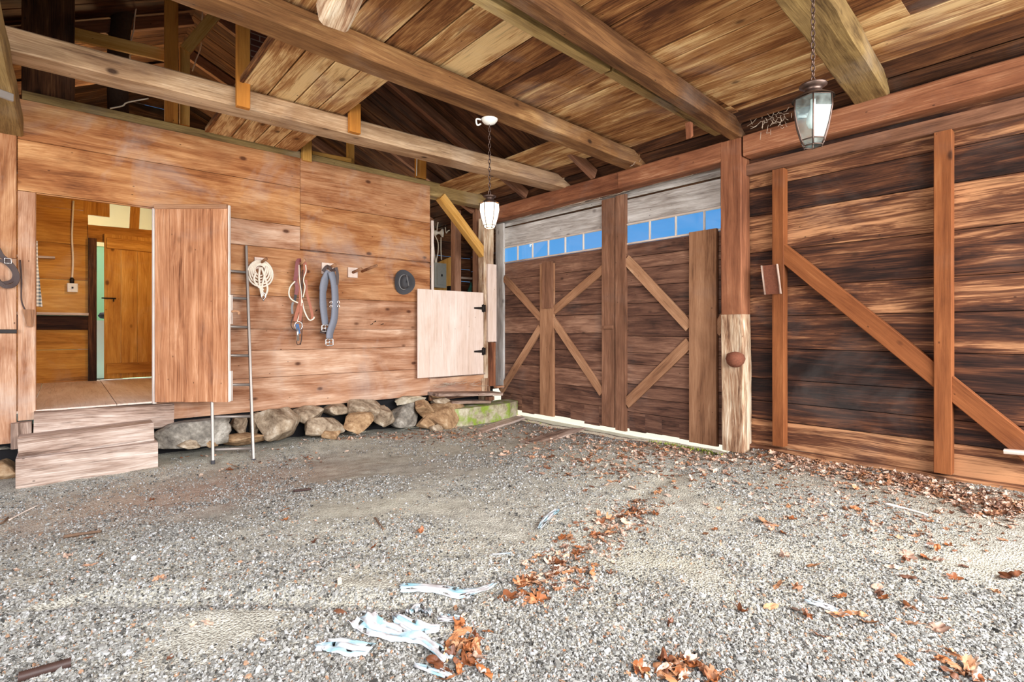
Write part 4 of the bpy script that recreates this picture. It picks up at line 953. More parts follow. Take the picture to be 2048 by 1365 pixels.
# ------------------------------------------------------------------ tack on the wall
def peg(u, v, L, lab, seed, up=.25, blk=None, tx=0., r=.018):
    base = PY(u, v, YA); t = thing('peg', base, lab, 'peg')
    mb = MB(seed); d = Vector((tx, -1, up)).normalized(); mb.tube([base+Y*.0, base+d*L*.5, base+d*L], [r, r*.95, r*1.05], 10); mb.build('peg_shaft', 'batten', t)
    if blk:
        mb = MB(seed+50); mb.box(base-Z*blk[1]/2-Y*.016, base+Z*blk[1]/2-Y*.016, blk[0], .032, up=Y, tn=.8); mb.build('mounting_block', 'plywood', t)
    return base, d
peg(519, 528, .26, 'round wooden peg holding the coiled white rope halter', 451, .12, (.12, .14))
peg(596, 535, .24, 'light wooden peg the bridle hangs from', 452, .3, None)
peg(654, 538, .26, 'wooden peg in a square block carrying the grey girth', 453, .1, (.15, .14))
peg(704, 546, .28, 'empty wooden peg on its square mounting block', 454, .10, (.13, .13))
peg(724, 543, .42, 'long bare wooden peg sticking out right of the square mounting block', 455, .09, None, tx=.0)
def P6(u, v, off=.1): return PY(u, v, YA-off)
# rope halter coil
t = thing('rope_halter', P6(525, 590), 'coiled white cotton lead rope with a snap hanging on a wooden peg', 'rope')
c = P6(520, 541, .09)
for k in range(5):
    mb = MB(460+k); R = .055+.020*k
    mb.tube([c+Vector((math.cos(a)*R, -.012*math.sin(a*2+k)-.006*k, math.sin(a)*R*1.12-.01*k)) for a in [i*2*math.pi/28 for i in range(28)]], .010, 6, closed=True)
    if k == 0: coil = mb
    else: coil.add(mb.v, mb.f, mb.g, smooth=True)
coil.build('rope_coil', 'rope', t)
mb = MB(466)
for q in (([(520, 535), (518, 555), (520, 575), (524, 594)]), ([(523, 535), (530, 556), (535, 578), (530, 594)]), ([(512, 545), (508, 560), (517, 574), (527, 580)]), ([(533, 533), (527, 560), (524, 575), (526, 592)])):
    mb.tube(smooth([P6(u, v, .12) for u, v in q], 5), .012, 7)
mb.build('hanging_strand', 'rope', t)
mb = MB(467); c = P6(527, 592, .13); mb.tube([c+Vector((math.cos(a)*.022, 0, math.sin(a)*.035)) for a in [i*2*math.pi/14 for i in range(14)]], .006, 6, closed=True); mb.tube([c-Z*.03, c-Z*.06], .009, 7); mb.build('metal_snap', 'chrome', t)
# bridle
t = thing('bridle', P6(600, 690), 'brown and white horse bridle with reins hanging tangled from a peg', 'bridle')
def bstrap(uvs, w, mat, nm_, seed, off=.13, th=.006):
    mb = MB(seed); mb.strap(smooth([P6(u, v, off+.004*i) for i, (u, v) in enumerate(uvs)], 5), w, th, (-.25, -1, 0)); return mb.build(nm_, mat, t)
bstrap([(602, 521), (596, 522), (594, 535), (592, 552), (590, 562)], .045, 'red_leather', 'crown_strap', 471)
bstrap([(604, 522), (610, 528), (610, 545), (606, 552)], .045, 'leather', 'crown_strap', 472)
bstrap([(590, 562), (594, 575), (592, 590)], .04, 'red_leather', 'cheek_strap', 473)
bstrap([(592, 577), (591, 592), (589, 603)], .028, 'felt', 'cheek_strap', 474)
bstrap([(596, 558), (600, 580), (601, 600), (597, 615), (592, 632), (590, 643)], .036, 'leather', 'cheek_strap', 475)
bstrap([(603, 598), (602, 620), (600, 642)], .034, 'leather', 'nose_strap', 476, .15)
bstrap([(612, 560), (613, 585), (620, 610), (625, 634), (623, 640)], .030, 'leather', 'throat_strap', 477)
bstrap([(586, 605), (584, 615), (585, 628)], .024, 'felt_band', 'keeper_strap', 478)
for k, (q, r, m_) in enumerate((
    ([(590, 563), (580, 575), (578, 590), (584, 600), (596, 606)], .009, 'rope'), ([(604, 600), (608, 620), (618, 640), (627, 638), (628, 634)], .009, 'rope'),
    ([(598, 530), (599, 560), (603, 590), (601, 620), (594, 645)], .006, 'rope'), ([(611, 530), (612, 542), (607, 560), (610, 575), (606, 595)], .007, 'rope'),
    ([(601, 530), (603, 580), (604, 640), (603, 680), (597, 690), (593, 684), (595, 660)], .005, 'leather_dark'), ([(606, 540), (604, 600), (604, 660), (601, 690)], .005, 'leather_dark'),
    ([(586, 633), (582, 650), (588, 660), (600, 661), (604, 650)], .005, 'leather_dark'))):
    mb = MB(480+k); mb.tube(smooth([P6(u, v, .15) for u, v in q], 5), r, 6); mb.build('rein', m_, t)
mb = MB(488); c = P6(597, 652, .16); mb.tube([c+Vector((math.cos(a)*.045, 0, math.sin(a)*.05)) for a in [i*2*math.pi/18 for i in range(18)]], .006, 6, closed=True); mb.tube([c-X*.01-Z*.0, c-X*.008-Z*.18], [.016, .02], 8); mb.build('bit_ring', 'chrome', t)
mb = MB(489); mb.strap([P6(594, 648, .17), P6(598, 668, .17)], .035, .01, (-.2, -1, 0)); mb.build('blue_guard', 'blue', t)
# girth
t = thing('saddle_girth', P6(660, 690), 'padded grey saddle girth folded over a peg with steel buckles', 'girth')
mb = MB(491); mb.tube(smooth([P6(657, 544, .16), P6(650, 560, .16), (P6(646, 582, .16)), P6(646, 605, .16), P6(648, 628, .16), P6(651, 650, .16)], 6), [.06]+[.068]*5+[.074]*6+[.064]*6+[.068]*6+[.066]*7, 12, flat=.5); mb.build('padded_band', 'neoprene', t)
mb = MB(492); mb.tube(smooth([P6(662, 544, .2), P6(668, 566, .2), P6(670, 590, .2), P6(670, 615, .2), P6(668, 640, .2), P6(660, 665, .2), P6(659, 677, .2)], 6), .07, 12, flat=.5); mb.build('padded_band', 'neoprene', t)
mb = MB(493); mb.strap(smooth([P6(672, 535, .23), P6(675, 550, .23), P6(674, 570, .23)], 3), .035, .008, (-.3, -1, 0)); mb.strap(smooth([P6(646, 543, .2), P6(655, 533, .22), P6(664, 541, .22), P6(673, 538, .22)], 4), .04, .01, (-.3, -1, .3)); mb.strap([P6(641, 662, .17), P6(655, 666, .17)], .05, .02, (-.3, -1, 0)); mb.build('black_straps', 'leather_dark', t)
for k, (u, v, o) in enumerate(((651, 657, .21), (659, 685, .23))):
    mb = MB(494+k); c = P6(u, v, o); mb.tube([c+Vector((math.copysign(min(.045, abs(math.cos(a))*.06), math.cos(a)), 0, math.copysign(min(.04, abs(math.sin(a))*.055), math.sin(a)))) for a in [i*2*math.pi/20 for i in range(20)]], .008, 6, closed=True)
    mb.tube([c-Z*.04, c+Z*.04], .006, 6); mb.tube([c-X*.04, c+X*.04], .006, 6); mb.build('buckle', 'chrome', t)
for k, (u, v) in enumerate(((662, 605), (677, 605))):
    for s in (0, 8):
        mb = MB(497+k+s); c = P6(u, v+s, .24); mb.tube([c+Vector((math.cos(a)*.014, 0, math.sin(a)*.018)) for a in [i*2*math.pi/10 for i in range(10)]], .004, 5, closed=True); mb.build('side_ring', 'chrome', t)
# hat
t = thing('hat', P6(805, 565, .1), 'charcoal grey wide brimmed felt hat hung on the plank wall', 'hat')
mb = MB(511); c = PY(805, 565, YA+.018); n, m_ = 40, 9; vs = []; fs = []
rx, rz = (PY(826, 565).x-PY(785, 565).x)/2, (PY(805, 540).z-PY(805, 590).z)/2
for i in range(m_):
    k = i/(m_-1)
    for j in range(n):
        a = 2*math.pi*j/n; cx, cz = math.cos(a), math.sin(a)
        if k < .45:
            kk = .42+.58*(1-k/.45); x = cx*rx*kk; z = cz*rz*kk; y = -.02-.055*abs(cx)**2*(kk-.42)/.58
        else:
            q = (k-.45)/.55; s = .42*(1-q**3*.75); x = cx*rx*s*1.0; z = cz*rz*s*1.35; y = -.02-.115*math.sin(q*math.pi/2)
        vs.append(c+Vector((x, y, z)))
for i in range(m_-1):
    for j in range(n): fs.append((i*n+j, i*n+(j+1) % n, (i+1)*n+(j+1) % n, (i+1)*n+j))
cc = len(vs); vs.append(c+Vector((0, -.085, 0)))
for j in range(n): fs.append(((m_-1)*n+j, (m_-1)*n+(j+1) % n, cc))
R = Matrix.Rotation(.1, 3, 'Y') @ Matrix.Rotation(.0, 3, 'Z'); vs = [R @ (p-c)+c for p in vs]
mb.add(vs, fs, smooth=True); mb.build('felt_body', 'felt', t)
mb = MB(512); mb.tube([R @ Vector((math.cos(a)*rx*.44, -.035, math.sin(a)*rz*.58))+c for a in [i*2*math.pi/28 for i in range(28)]], .009, 6, closed=True); mb.build('hat_band', 'felt_band', t)
mb = MB(513); mb.tube([c+R @ Vector(q) for q in ((-.02, -.135, .09), (.03, -.135, -.06))], .006, 6); mb.build('crown_crease', 'felt_band', t)
# strap at the left edge
t = thing('leather_strap', PY(12, 570, YA-.06), 'dark leather strap loop with a buckle hanging at the left frame edge', 'strap')
mb = MB(516); ce = PY(6, 540, YA-.08)
mb.strap(smooth([PY(-6, 495, YA-.07), PY(4, 512, YA-.07), PY(16, 522, YA-.08), PY(30, 540, YA-.08), PY(35, 556, YA-.08), PY(28, 570, YA-.08), PY(10, 573, YA-.08), PY(-8, 560, YA-.08)], 6), .035, .008, (-.3, -1, .1))
mb.strap(smooth([PY(-8, 520, YA-.07), PY(8, 524, YA-.07), PY(24, 538, YA-.07), PY(29, 552, YA-.07), PY(22, 563, YA-.07), PY(2, 566, YA-.07), PY(-8, 552, YA-.07)], 6), .028, .007, (-.3, -1, .1)); mb.build('strap_loop', 'leather_dark', t)
mb = MB(517); c = PY(16, 522, YA-.095); mb.tube([c+q*1. for q in (X*.022+Z*.022, X*.022-Z*.022, -X*.022-Z*.022, -X*.022+Z*.022)], .004, 6, closed=True); mb.build('buckle', 'chrome', t)
mb = MB(518); mb.tube(smooth([PY(40, 520, YA-.03), PY(43, 560, YA-.03), PY(43, 600, YA-.03), PY(50, 620, YA-.03)], 5), .006, 6); tag(mb.build('hanging_cord', 'leather_dark'), 'thin dark cord hanging down the doorway left trim board', 'cord')
mb = MB(519); c = PY(60, 637, YA-.03); mb.prism([c+X*-.05+Z*.08, c+X*.03+Z*.08, c+X*.02-Z*.08, c-X*.02-Z*.07], (0, -1, 0), .03, Z); tag(mb.build('wooden_catch', 'batten'), 'splintered wooden latch block on the doorway left trim board', 'latch')
mb = MB(520); c = PY(12, 663, YA-.03); mb.box(c-X*.09, c+X*.07, .02, .035, seg=3, jit=.003); tag(mb.build('iron_strip', 'iron'), 'short dark iron strip on the wall boards at the left frame edge', 'strip')
# rusty plate on the stud
t = thing('metal_channel', PX(1545, 560, 5.28), 'tilted rusty metal channel nailed to the wall stud beside the big post', 'metal plate')
pp = [PX(1525, 532, 5.29), PX(1556, 529, 5.29), PX(1563, 588, 5.29), PX(1532, 590, 5.29)]
mb = MB(521); mb.prism(pp, (-1, 0, 0), .012, Z); mb.build('plate', 'rust', t)
for k, (i, j) in enumerate(((0, 3), (1, 2))):
    mb = MB(522+k); mb.box(pp[i]-X*.02, pp[j]-X*.02, .012, .03, up=X); mb.build('flange', 'timber', t)
# nails
for k, (u, v) in enumerate(((747, 645), (741, 650), (762, 650), (630, 623))):
    mb = MB(530+k); b = PY(u, v, YA); mb.tube([b, b+Vector((0, -.06, .012))], .004, 6); mb.lathe([(.008, 0), (.008, .003), (0, .003)], b+Vector((0, -.06, .012)), (0, -1, .2), 8)
    tag(mb.build('nail', 'iron'), 'long bent nail sticking out of the plank wall between girth and half door' if k < 3 else 'nail beside the white rein loop of the bridle', 'nail', 'nails in the plank wall' if k < 3 else None)

# ------------------------------------------------------------------ lanterns
def chain(mb, a, b, link=.034, r=.0028):
    a, b = Vector(a), Vector(b); n = max(2, int((a-b).length/(link*.8))); d = (b-a)/n; ax = d.normalized(); s = ax.orthogonal().normalized(); w = ax.cross(s)
    for i in range(n):
        c = a+d*(i+.5); q = s if i % 2 else w
        mb.tube([c+ax*(math.sin(t_)*link*.5)+q*(math.cos(t_)*link*.24) for t_ in [k*2*math.pi/10 for k in range(10)]], r, 5, closed=True, tn=.5)
def lantern(c, top, s, label, lit, canopy):
    """c = centre of the glass bottom; s = height of the glass"""
    t = thing('pendant_lantern', c, label, 'pendant lamp'); c = Vector(c)
    k = 6; ang0 = .35; prof = [(0, .19), (.12, .245), (.45, .345), (.75, .40), (1., .385)]
    def ring(r, z): return [c+Vector((math.cos(ang0+i*math.pi/3)*r*s, math.sin(ang0+i*math.pi/3)*r*s, z*s)) for i in range(k)]
    rs = [ring(r, z) for z, r in prof]
    for i in range(k):
        mb = MB(); vs = []; fs = []
        for q in rs: vs += [q[i], q[(i+1) % k]]
        for j in range(len(rs)-1): fs.append((2*j, 2*j+1, 2*j+3, 2*j+2))
        mb.add(vs, fs); mb.build('glass_pane', 'lit_glass' if lit else 'lantern_glass', t)
    mb = MB()
    for i in range(k): mb.tube([q[i] for q in rs], .016*s, 6)
    for q in (rs[0], rs[-1], rs[1]): mb.tube(q, .014*s, 6, closed=True)
    for i in range(0, k, 1): mb.lathe([(0, -.03*s), (.012*s, -.02*s), (.012*s, 0)], rs[0][i], Z, 6)
    mb.build('frame', 'bronze', t)
    mb = MB(); mb.lathe([(.41*s, 0), (.40*s, .02*s), (.27*s, .10*s), (.17*s, .14*s), (.18*s, .17*s), (.13*s, .19*s), (.19*s, .24*s), (.27*s, .29*s), (.26*s, .32*s), (.1*s, .34*s), (.03*s, .36*s), (0, .37*s)], c+Z*s, Z, 24); mb.build('cap', 'bronze', t)
    mb = MB(); mb.lathe([(.05*s, s), (.05*s, .84*s), (.06*s, .8*s), (.12*s, .62*s), (.13*s, .5*s), (.09*s, .4*s), (0, .36*s)], c, Z, 16); mb.build('bulb', 'bulb_lit' if lit else 'bulb', t)
    mb = MB(); chain(mb, c+Z*s*1.36, top, .034 if not lit else .045, .003 if not lit else .0042); mb.build('chain', 'bronze', t)
    if canopy:
        mb = MB(); top = Vector(top); mb.lathe([(.0, -.05), (.02, -.045), (.055, -.03), (.075, -.005), (.078, .005), (0, .006)], top+Z*.0, Z, 20); mb.tube(smooth([top+Vector((-.08, .03, -.01)), top+Vector((-.13, .03, -.02)), top+Vector((-.12, .03, -.07)), top+Vector((-.08, .03, -.05))], 4), .008, 6); mb.build('ceiling_canopy', 'white_plastic', t)
    return t
gc_ = PD(979, 457, 4.81); lantern(gc_, (gc_.x, gc_.y, 3.212), .228, 'lit frosted glass lantern glowing on a chain below the beam', True, True)
light('lantern_bulb', 'POINT', (gc_.x, gc_.y-.0, gc_.z+.1), 9, (1, .74, .48), radius=.07)
gc_ = PD(1626, 292, 2.43); lantern(gc_, (gc_.x, gc_.y, 3.4), .218, 'unlit clear glass lantern with a dark bronze cap hanging nearest the camera', False, False)

# ------------------------------------------------------------------ gravel, leaves and litter on the floor
def mass(name, V, F, T, mat, smooth=False):
    me = bpy.data.meshes.new(name); me.from_pydata(V, [], F)
    at = me.attributes.new('tn', 'FLOAT', 'POINT'); at.data.foreach_set('value', np.array(T, dtype=np.float32))
    me.materials.append(M[mat]); me.polygons.foreach_set('use_smooth', [smooth]*len(F)); me.update()
    o = bpy.data.objects.new(name, me); COL.objects.link(o); return o
def gravel():
    r = random.Random(77); V, F, T = [], [], []; n = 0; tries = 0
    while n < 150000 and tries < 600000:
        tries += 1
        d = 1.72+(r.random()**1.75)*6.0; lat = r.uniform(-1.03, 1.03)*d
        x = d*FW[0]+lat*RT[0]; y = d*FW[1]+lat*RT[1]
        if x > 5.4 or y > 6.35 or y < -1 or (x < .8 and y > 6.0): continue
        q = noise.noise(Vector((x*1.1, y*1.1, 40.)))+.5*noise.noise(Vector((x*3.1, y*3.1, 44.)))
        near = max(0, min(1, (3.4-d)/1.6))
        if -.4 < x < 3 and y < 3.4 and seg_d(x, y, RUT) < .12: near = 1.6
        if q+.62*near+r.uniform(-.35, .35) < .05: continue
        s = r.choice((.003, .004, .005, .0065, .0085))*(1+.0*near)*r.uniform(.8, 1.3)*(1 if r.random() > .02 else 1.9)
        if d > 4: s *= 1.05
        z = ground(x, y, d < 4)
        k = 5; a0 = r.uniform(0, 6.28); el = r.uniform(.35, .8); h = s*r.uniform(.25, .7); tx, ty = r.gauss(0, .28), r.gauss(0, .28)
        b = len(V); ca, sa = math.cos(a0), math.sin(a0)
        for lv in (0, 1):
            for i in range(k):
                a = i*2*math.pi/k+r.uniform(-.4, .4); rr = s*r.uniform(.75, 1.15)*(1 if lv == 0 else .78)
                px, py = math.cos(a)*rr, math.sin(a)*rr*el; px, py = px*ca-py*sa, px*sa+py*ca
                V.append((x+px, y+py, z+(-.004 if lv == 0 else h+px*tx+py*ty+.001)))
        F.append(tuple(b+k+i for i in range(k)))
        for i in range(k): F.append((b+i, b+(i+1) % k, b+k+(i+1) % k, b+k+i))
        T += [min(1, max(0, r.gauss(.5, .27)))]*(2*k); n += 1
    o = mass('gravel', V, F, T, 'chip'); tag(o, 'loose crushed slate gravel covering the barn floor', 'gravel', None, 'stuff')
gravel()

def leaf_shape(seed, kind, crumple):
    r = random.Random(seed); n, m = 30, 5; vs = [(0, 0, 0)]; fs = []
    sd = r.uniform(0, 50); c1, c2 = r.uniform(-1.5, 2.5), r.uniform(-1.2, 2.2)
    for i in range(1, m+1):
        k = i/m
        for j in range(n):
            a = 2*math.pi*j/n
            if kind == 0:    # maple: five points
                rad = .62+.38*abs(math.cos(2.5*(a)))**1.6; rad *= .88+.12*math.cos(a)
                if abs(a-math.pi) < .35: rad *= .55
            elif kind == 1:  # oak: long with round lobes
                rad = (.5+.5*math.cos(a)**2)*(1-.2*math.cos(a*7)**2); 
            else:            # plain oval leaf
                rad = .45/(1-.72*math.cos(a)**2)**.5
                rad = min(1, rad)
            x, y = math.cos(a)*rad*k, math.sin(a)*rad*k*(.9 if kind != 1 else .75)
            z = c1*.25*y*y+c2*.18*x*x+crumple*.28*noise.noise(Vector((x*2.2+sd, y*2.2, sd)))+crumple*.10*noise.noise(Vector((x*6+sd, y*6, sd)))
            z += .03*abs(math.sin(a*5))*k
            if crumple > 1.2: x *= .75; y *= .7
            vs.append((x, y, z))
    for j in range(n): fs.append((0, 1+j, 1+(j+1) % n))
    for i in range(m-1):
        for j in range(n): fs.append((1+i*n+j, 1+(i+1)*n+j, 1+(i+1)*n+(j+1) % n, 1+i*n+(j+1) % n))
    b = len(vs)                                                 # the stalk
    for q in range(4):
        x = -.35-.28*q; vs += [(x, -.018, .05+.03*q), (x, .018, .05+.03*q), (x, 0, .09+.03*q)]
    for q in range(3):
        for e in range(3): fs.append((b+q*3+e, b+q*3+(e+1) % 3, b+q*3+3+(e+1) % 3, b+q*3+3+e))
    zm = min(v[2] for v in vs); return [(x, y, z-zm) for x, y, z in vs], fs
SHAPES = [leaf_shape(600+i, (0, 1, 0, 2, 0, 1, 0, 2, 0, 1)[i], (.5, .8, 1.0, .7, 1.5, 1.3, 1.9, 1.2, .3, .4)[i]) for i in range(10)]
def leaf_mesh(i, mat):
    vs, fs = SHAPES[i]; me = bpy.data.meshes.new('leaf'); me.from_pydata(vs, [], fs); me.materials.append(M[mat]); me.polygons.foreach_set('use_smooth', [True]*len(fs)); return me
LM = {m: [leaf_mesh(i, m) for i in range(10)] for m in ('leaf', 'leaf_orange')}
LR = random.Random(5)
def leaf_at(p, s, mat, name, label, group, shape=None, tilt=.3):
    o = bpy.data.objects.new(name, LM[mat][LR.randrange(10) if shape is None else shape]); COL.objects.link(o)
    o.location = p; o.scale = (s, s, s*LR.uniform(.8, 1.2)); o.rotation_euler = (LR.gauss(0, tilt), LR.gauss(0, tilt), LR.uniform(0, 6.28))
    return tag(o, label, 'leaf', group)
def along(pts, spread):
    k = LR.random()*(len(pts)-1); i = min(int(k), len(pts)-2); f = k-i
    return (pts[i][0]+(pts[i+1][0]-pts[i][0])*f+LR.gauss(0, spread[0]), pts[i][1]+(pts[i+1][1]-pts[i][1])*f+LR.gauss(0, spread[1]))
GRP = [
 # count, path in the photo, spread, mat, share orange, label, group, size
 (42, [(1510, 912), (1700, 945), (1860, 980), (2040, 1020)], (22, 10), .35, 'dry brown leaf in the drift along the foot of the right siding wall', 'leaves drifted against the right wall', (.035, .06)),
 (52, [(1060, 862), (1200, 885), (1330, 905), (1440, 925)], (50, 16), .12, 'dry tan leaf on the gravel just inside the barn doors', 'leaves inside the barn doors', (.035, .055)),
 (30, [(1000, 900), (1150, 935), (1300, 960)], (60, 14), .10, 'pale curled leaf on the dusty floor between the ground planks and the leaf trail', 'leaves between planks and trail', (.035, .06)),
 (54, [(1320, 1000), (1230, 1040), (1200, 1075), (1130, 1120), (1085, 1165), (1050, 1190)], (26, 13), .55, 'russet leaf in the trail of leaves beside the white film scraps', 'leaf trail across the floor middle', (.036, .062)),
 (26, [(905, 1270), (950, 1290), (900, 1330), (970, 1350)], (24, 16), .8, 'crumpled russet leaf in the heap right of the long pale film scrap', 'leaf heap at the bottom middle', (.036, .058)),
 (22, [(1290, 1330), (1360, 1345), (1430, 1350)], (24, 12), .6, 'brown leaf in the heap on the bottom edge right of the middle', 'leaf heap at the bottom right of middle', (.036, .06)),
 (14, [(1840, 1320), (1900, 1340), (1990, 1350)], (26, 14), .45, 'brown leaf in the loose heap near the bottom right corner', 'leaf heap by the bottom right corner', (.032, .055)),
 (46, [(1450, 990), (1600, 1050), (1800, 1120), (1950, 1180), (1500, 1240), (1900, 1260)], (120, 45), .4, 'single dry leaf scattered on the open gravel of the right half', 'leaves scattered on the right half', (.03, .052)),
 (30, [(640, 885), (760, 872), (900, 872), (980, 868)], (22, 7), .2, 'small brown leaf lying along the foot of the foundation stones', 'leaves along the foundation', (.03, .05)),
 (18, [(420, 925), (520, 925), (600, 915)], (30, 12), .25, 'brown leaf scattered around the ladder feet', 'leaves around the ladder', (.03, .05)),
 (18, [(60, 1090), (300, 1060), (500, 1000), (820, 1070), (700, 1140), (300, 1250)], (90, 40), .35, 'lone leaf on the open gravel of the left half', 'leaves scattered on the left half', (.025, .045)),
]
for cnt, path, sp, org, lab, grp, (s0, s1) in GRP:
    for i in range(cnt):
        for _ in range(20):
            u, v = along(path, sp); p = PG(u, max(v, 836), .004)
            if p.x < 5.28 and p.y < 6.12 and 30 < u < 2040: break
        leaf_at(p, LR.uniform(s0, s1), 'leaf_orange' if LR.random() < org else 'leaf', 'dry_leaf', lab, grp)
for (u, v, s, sh) in ((1182, 1150, .055, 6), (908, 1318, .06, 4), (945, 1285, .06, 6), (1480, 1228, .05, 4), (1875, 1105, .055, 5), (2030, 1160, .06, 2), (1345, 1252, .045, 6), (840, 1068, .042, 6)):
    leaf_at(PG(u, v, .01), s, 'leaf_orange', 'curled_leaf', {1182: 'tall curled rust colored leaf standing alone right of the leaf trail', 908: 'upright crumpled rust leaf at the tip of the long pale film scrap', 945: 'biggest crumpled leaf of the bottom middle heap', 1480: 'pointed orange leaf alone on the gravel right of the bottom heap', 1875: 'flat folded red brown leaf on the open gravel near the right wall', 2030: 'orange leaf cut by the right frame edge', 1345: 'small cupped orange leaf left of the lone pointed leaf', 840: 'small curled orange leaf alone on the dust in the floor middle'}[u], None, sh, .6)
# the fine litter nobody could count
V, F, T = [], [], []
for cnt, path, sp, (s0, s1) in ((1300, [(1500, 905), (1700, 940), (1860, 975), (2050, 1025)], (30, 10), (.014, .042)), (1000, [(1050, 858), (1200, 882), (1330, 902), (1450, 925)], (60, 16), (.012, .036)),
                        (330, [(1000, 880), (1150, 925), (1300, 950)], (70, 16), (.012, .032)), (420, [(620, 885), (760, 872), (900, 872), (1000, 868)], (25, 7), (.012, .034)), (160, [(360, 925), (520, 925), (620, 905)], (40, 10), (.010, .03)),
                        (620, [(1450, 950), (1700, 1005), (1950, 1070)], (90, 30), (.008, .032)), (420, [(1300, 1010), (1200, 1070), (1060, 1190)], (40, 24), (.010, .03)), (240, [(200, 1100), (700, 1100), (1300, 1200), (1800, 1200)], (200, 100), (.006, .018))):
    for i in range(cnt):
        u, v = along(path, sp); v = max(v, 832); p = PG(u, v, .003)
        if p.x > 5.34 or p.y > 6.35: continue
        s = LR.uniform(s0, s1); vs, fs = SHAPES[LR.randrange(10)]; R = Matrix.Rotation(LR.uniform(0, 6.28), 3, 'Z') @ Matrix.Rotation(LR.gauss(0, .35), 3, 'X') @ Matrix.Rotation(LR.gauss(0, .3), 3, 'Y')
        b = len(V); V += [tuple(R @ Vector(q)*s+p) for q in vs]; F += [tuple(b+k for k in f) for f in fs]; T += [LR.random()]*len(vs)
tag(mass('leaf_litter', V, F, T, 'leaf_mass', True), 'fine broken leaf litter strewn over the floor edges', 'leaf litter', None, 'stuff')

# moss and grass at the door sill
V, F, T = [], [], []
for i in range(2600):
    u, v = along([(1042, 834), (1130, 846), (1230, 862), (1340, 885), (1440, 905)], (8, 3.5)); p = PG(u, v, -.004)
    if p.x < 5.0 or p.x > 5.46: continue
    h = LR.uniform(.012, .04); a = LR.uniform(0, 6.28); w = LR.uniform(.003, .006); d = Vector((math.cos(a), math.sin(a), 0)); l = Vector((LR.gauss(0, .012), LR.gauss(0, .012), 0))
    b = len(V); V += [tuple(p-d*w), tuple(p+d*w), tuple(p+l+Z*h), tuple(p+Z*h*.3+Vector((-d.y, d.x, 0))*w)]; F += [(b, b+1, b+2), (b+1, b+3, b+2), (b+3, b, b+2)]; T += [LR.random()]*4
tag(mass('grass', V, F, T, 'grass'), 'short moss and grass growing along the barn door sill', 'grass', None, 'stuff')

# torn plastic film
def film(name, px, ws, seed, lab, lift=.012):
    r = random.Random(seed); P = smooth([PG(u, v, .0) for u, v in px], 7); n = len(P); m = 9; V, F, T, G = [], [], [], []
    for i, p in enumerate(P):
        d = (P[min(i+1, n-1)]-P[max(0, i-1)]); d.z = 0; d.normalize(); c = Vector((-d.y, d.x, 0)); k = i/(n-1)*(len(ws)-1); a = min(int(k), len(ws)-2); w = ws[a]+(ws[a+1]-ws[a])*(k-a)
        for j in range(m):
            s = (j/(m-1)-.5)*w+(r.uniform(-.25, .25)*w/(m-1)); q = p+c*s+d*r.uniform(-.008, .008)
            z = ground(q.x, q.y, False)+.006+lift*.55*(1+noise.noise(Vector((i*.35, j*.9, seed*3.))))+.45*math.sin(j*2.2+i*.25+seed)*lift
            V.append((q.x, q.y, z)); G.append((i*.02, j*.02, 0)); T.append(min(1, max(0, .45+.6*noise.noise(Vector((i*.22, j*.5, seed*1.))))))
    for i in range(n-1):
        for j in range(m-1):
            if r.random() < .93: F.append((i*m+j, i*m+j+1, i*m+m+j+1, i*m+m+j))
    o = mass(name, V, F, T, 'scrap', True); tag(o, lab, 'plastic scrap')
    md = o.modifiers.new('thick', 'SOLIDIFY'); md.thickness = .0012
film('film_scrap', [(722, 1240), (745, 1262), (800, 1278), (850, 1290), (895, 1330)], (.13, .10, .07, .06, .05), 1, 'long twisted white and pale blue film scrap at the bottom middle', .02)
film('film_scrap', [(632, 1303), (680, 1300), (742, 1308)], (.02, .09, .08), 2, 'white torn film scrap left of the long twisted one', .018)
film('film_scrap', [(790, 1243), (830, 1262), (880, 1262)], (.03, .08, .03), 3, 'pale turquoise film scrap just behind the long twisted one', .016)
film('film_scrap', [(815, 1232), (838, 1222), (862, 1236)], (.03, .05, .02), 4, 'small pointed pale blue film flap behind the turquoise scrap', .02)
film('film_scrap', [(800, 1178), (870, 1180), (940, 1188), (990, 1170)], (.06, .09, .07, .02), 5, 'shredded white film strip lying in the wheel rut', .006)
film('film_scrap', [(1078, 1062), (1095, 1040), (1118, 1024)], (.03, .06, .02), 6, 'grey white film scrap at the far end of the leaf trail', .016)
film('film_scrap', [(985, 1112), (1020, 1110)], (.02, .02), 7, 'thin pale strip lying alone above the shredded rut strip', .004)
film('film_scrap', [(880, 1240), (925, 1246)], (.06, .03), 8, 'small bright white scrap between the turquoise scrap and the leaves', .008)
film('film_scrap', [(830, 1338), (880, 1350), (905, 1362)], (.02, .04, .02), 9, 'dull pinkish scrap strip at the bottom edge by the leaf heap', .008)
film('film_scrap', [(1610, 1205), (1650, 1215), (1700, 1238)], (.03, .05, .04), 10, 'flat pale pink scrap on the open gravel of the right half', .002)

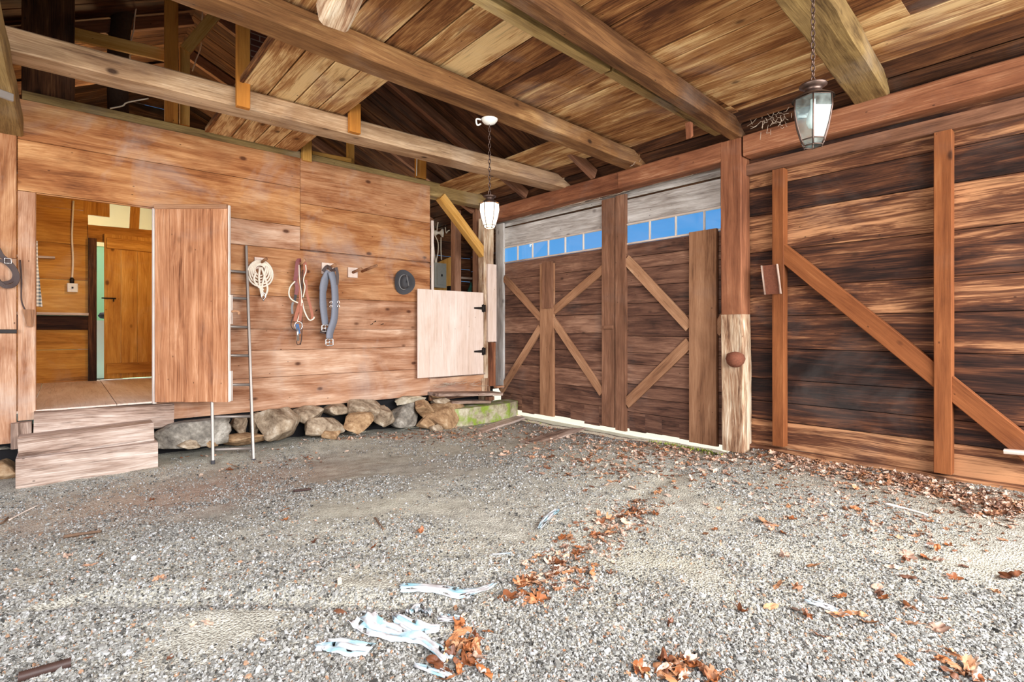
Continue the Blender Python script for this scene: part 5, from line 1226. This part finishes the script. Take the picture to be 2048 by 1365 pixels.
# sticks and planks on the floor
def stick(px, r, mat, lab, seed, name='stick'):
    mb = MB(seed); P = smooth([PG(u, v, r*.8) for u, v in px], 4); n = len(P); mb.tube(P, [r*(1-.35*i/n)*(1+.25*noise.noise(Vector((i*.7, seed, 0)))) for i in range(n)], 7)
    return tag(mb.build(name, mat), lab, name.replace('_', ' '))
stick([(128, 1077), (165, 1071), (202, 1066)], .012, 'twig', 'dark bark piece on the gravel in the left half', 651)
stick([(18, 1042), (50, 1025), (76, 1013)], .006, 'white_edge', 'pale straight splinter on the gravel at the left', 652)
stick([(0, 1050), (8, 1046), (16, 1037)], .008, 'twig', 'short dark twig at the left frame edge', 653)
stick([(750, 1038), (757, 1048), (766, 1060)], .007, 'twig', 'small bent dark twig on the dust in the floor middle', 654)
stick([(588, 985), (606, 983), (622, 981)], .012, 'leather_dark', 'short brown twig piece in the middle of the left floor', 655)
stick([(398, 932), (440, 930), (478, 936)], .009, 'twig', 'thin stick lying between the ladder feet', 656)
stick([(1770, 1010), (1810, 1020), (1855, 1033)], .01, 'white_edge', 'long pale peeled stick on the floor near the right wall', 657)
mb = MB(658); P = [PG(u, v, .016) for u, v in ((36, 1365), (90, 1350), (142, 1334))]; P = smooth(P, 12)
P = [P[0].lerp(P[-1], i/59) for i in range(60)]; mb.tube(P, [.016*(1+.22*(i % 2)) for i in range(60)], 10); tag(mb.build('ribbed_cob', 'leather_dark'), 'ribbed brown corn cob lying at the bottom left corner', 'corn cob')
def ground_plank(px, th, lab, seed, name='loose_plank'):
    P = [PG(u, v, .0) for u, v in px]; z = sum(p.z for p in P)/4+.012
    mb = MB(seed); mb.prism([(p.x, p.y, z+th) for p in P], (0, 0, -1), th, P[1]-P[0]); return tag(mb.build(name, 'timber'), lab, 'plank')
ground_plank([(1040, 886), (1130, 866), (1172, 866), (1070, 891)][::-1], .02, 'weathered grey plank lying on the leaves in front of the left barn door', 661)
ground_plank([(955, 862), (1035, 836), (1050, 842), (965, 868)][::-1], .03, 'pale plank on the ground beside the mossy footing', 662)
# cobwebs
def web(lab, seed, cx, spread, n):
    r = random.Random(seed); mb = MB(seed)
    for i in range(n):
        a = cx+Vector([r.gauss(0, s) for s in spread]); b = a+Vector([r.gauss(0, s*.5) for s in spread])-Z*r.uniform(0, .05)
        mb.tube([a, (a+b)/2-Z*.015, b], .0022, 4)
    tag(mb.build('cobweb', 'web'), lab, 'cobweb', None, 'stuff')
web('dusty cobweb strands in the gap left of the clear lantern', 671, PX(1550, 235, 5.15), (.04, .10, .05), 45)
web('cobweb strands hanging below the plate over the barn doors', 672, PX(1180, 395, 5.4), (.01, .9, .02), 60)
web('cobweb tuft at the end of the lantern beam', 673, PX(1265, 315, 5.15), (.05, .05, .05), 30)
web('cobweb strands under the half door sill board', 674, PY(915, 765, 6.42), (.3, .01, .02), 26)
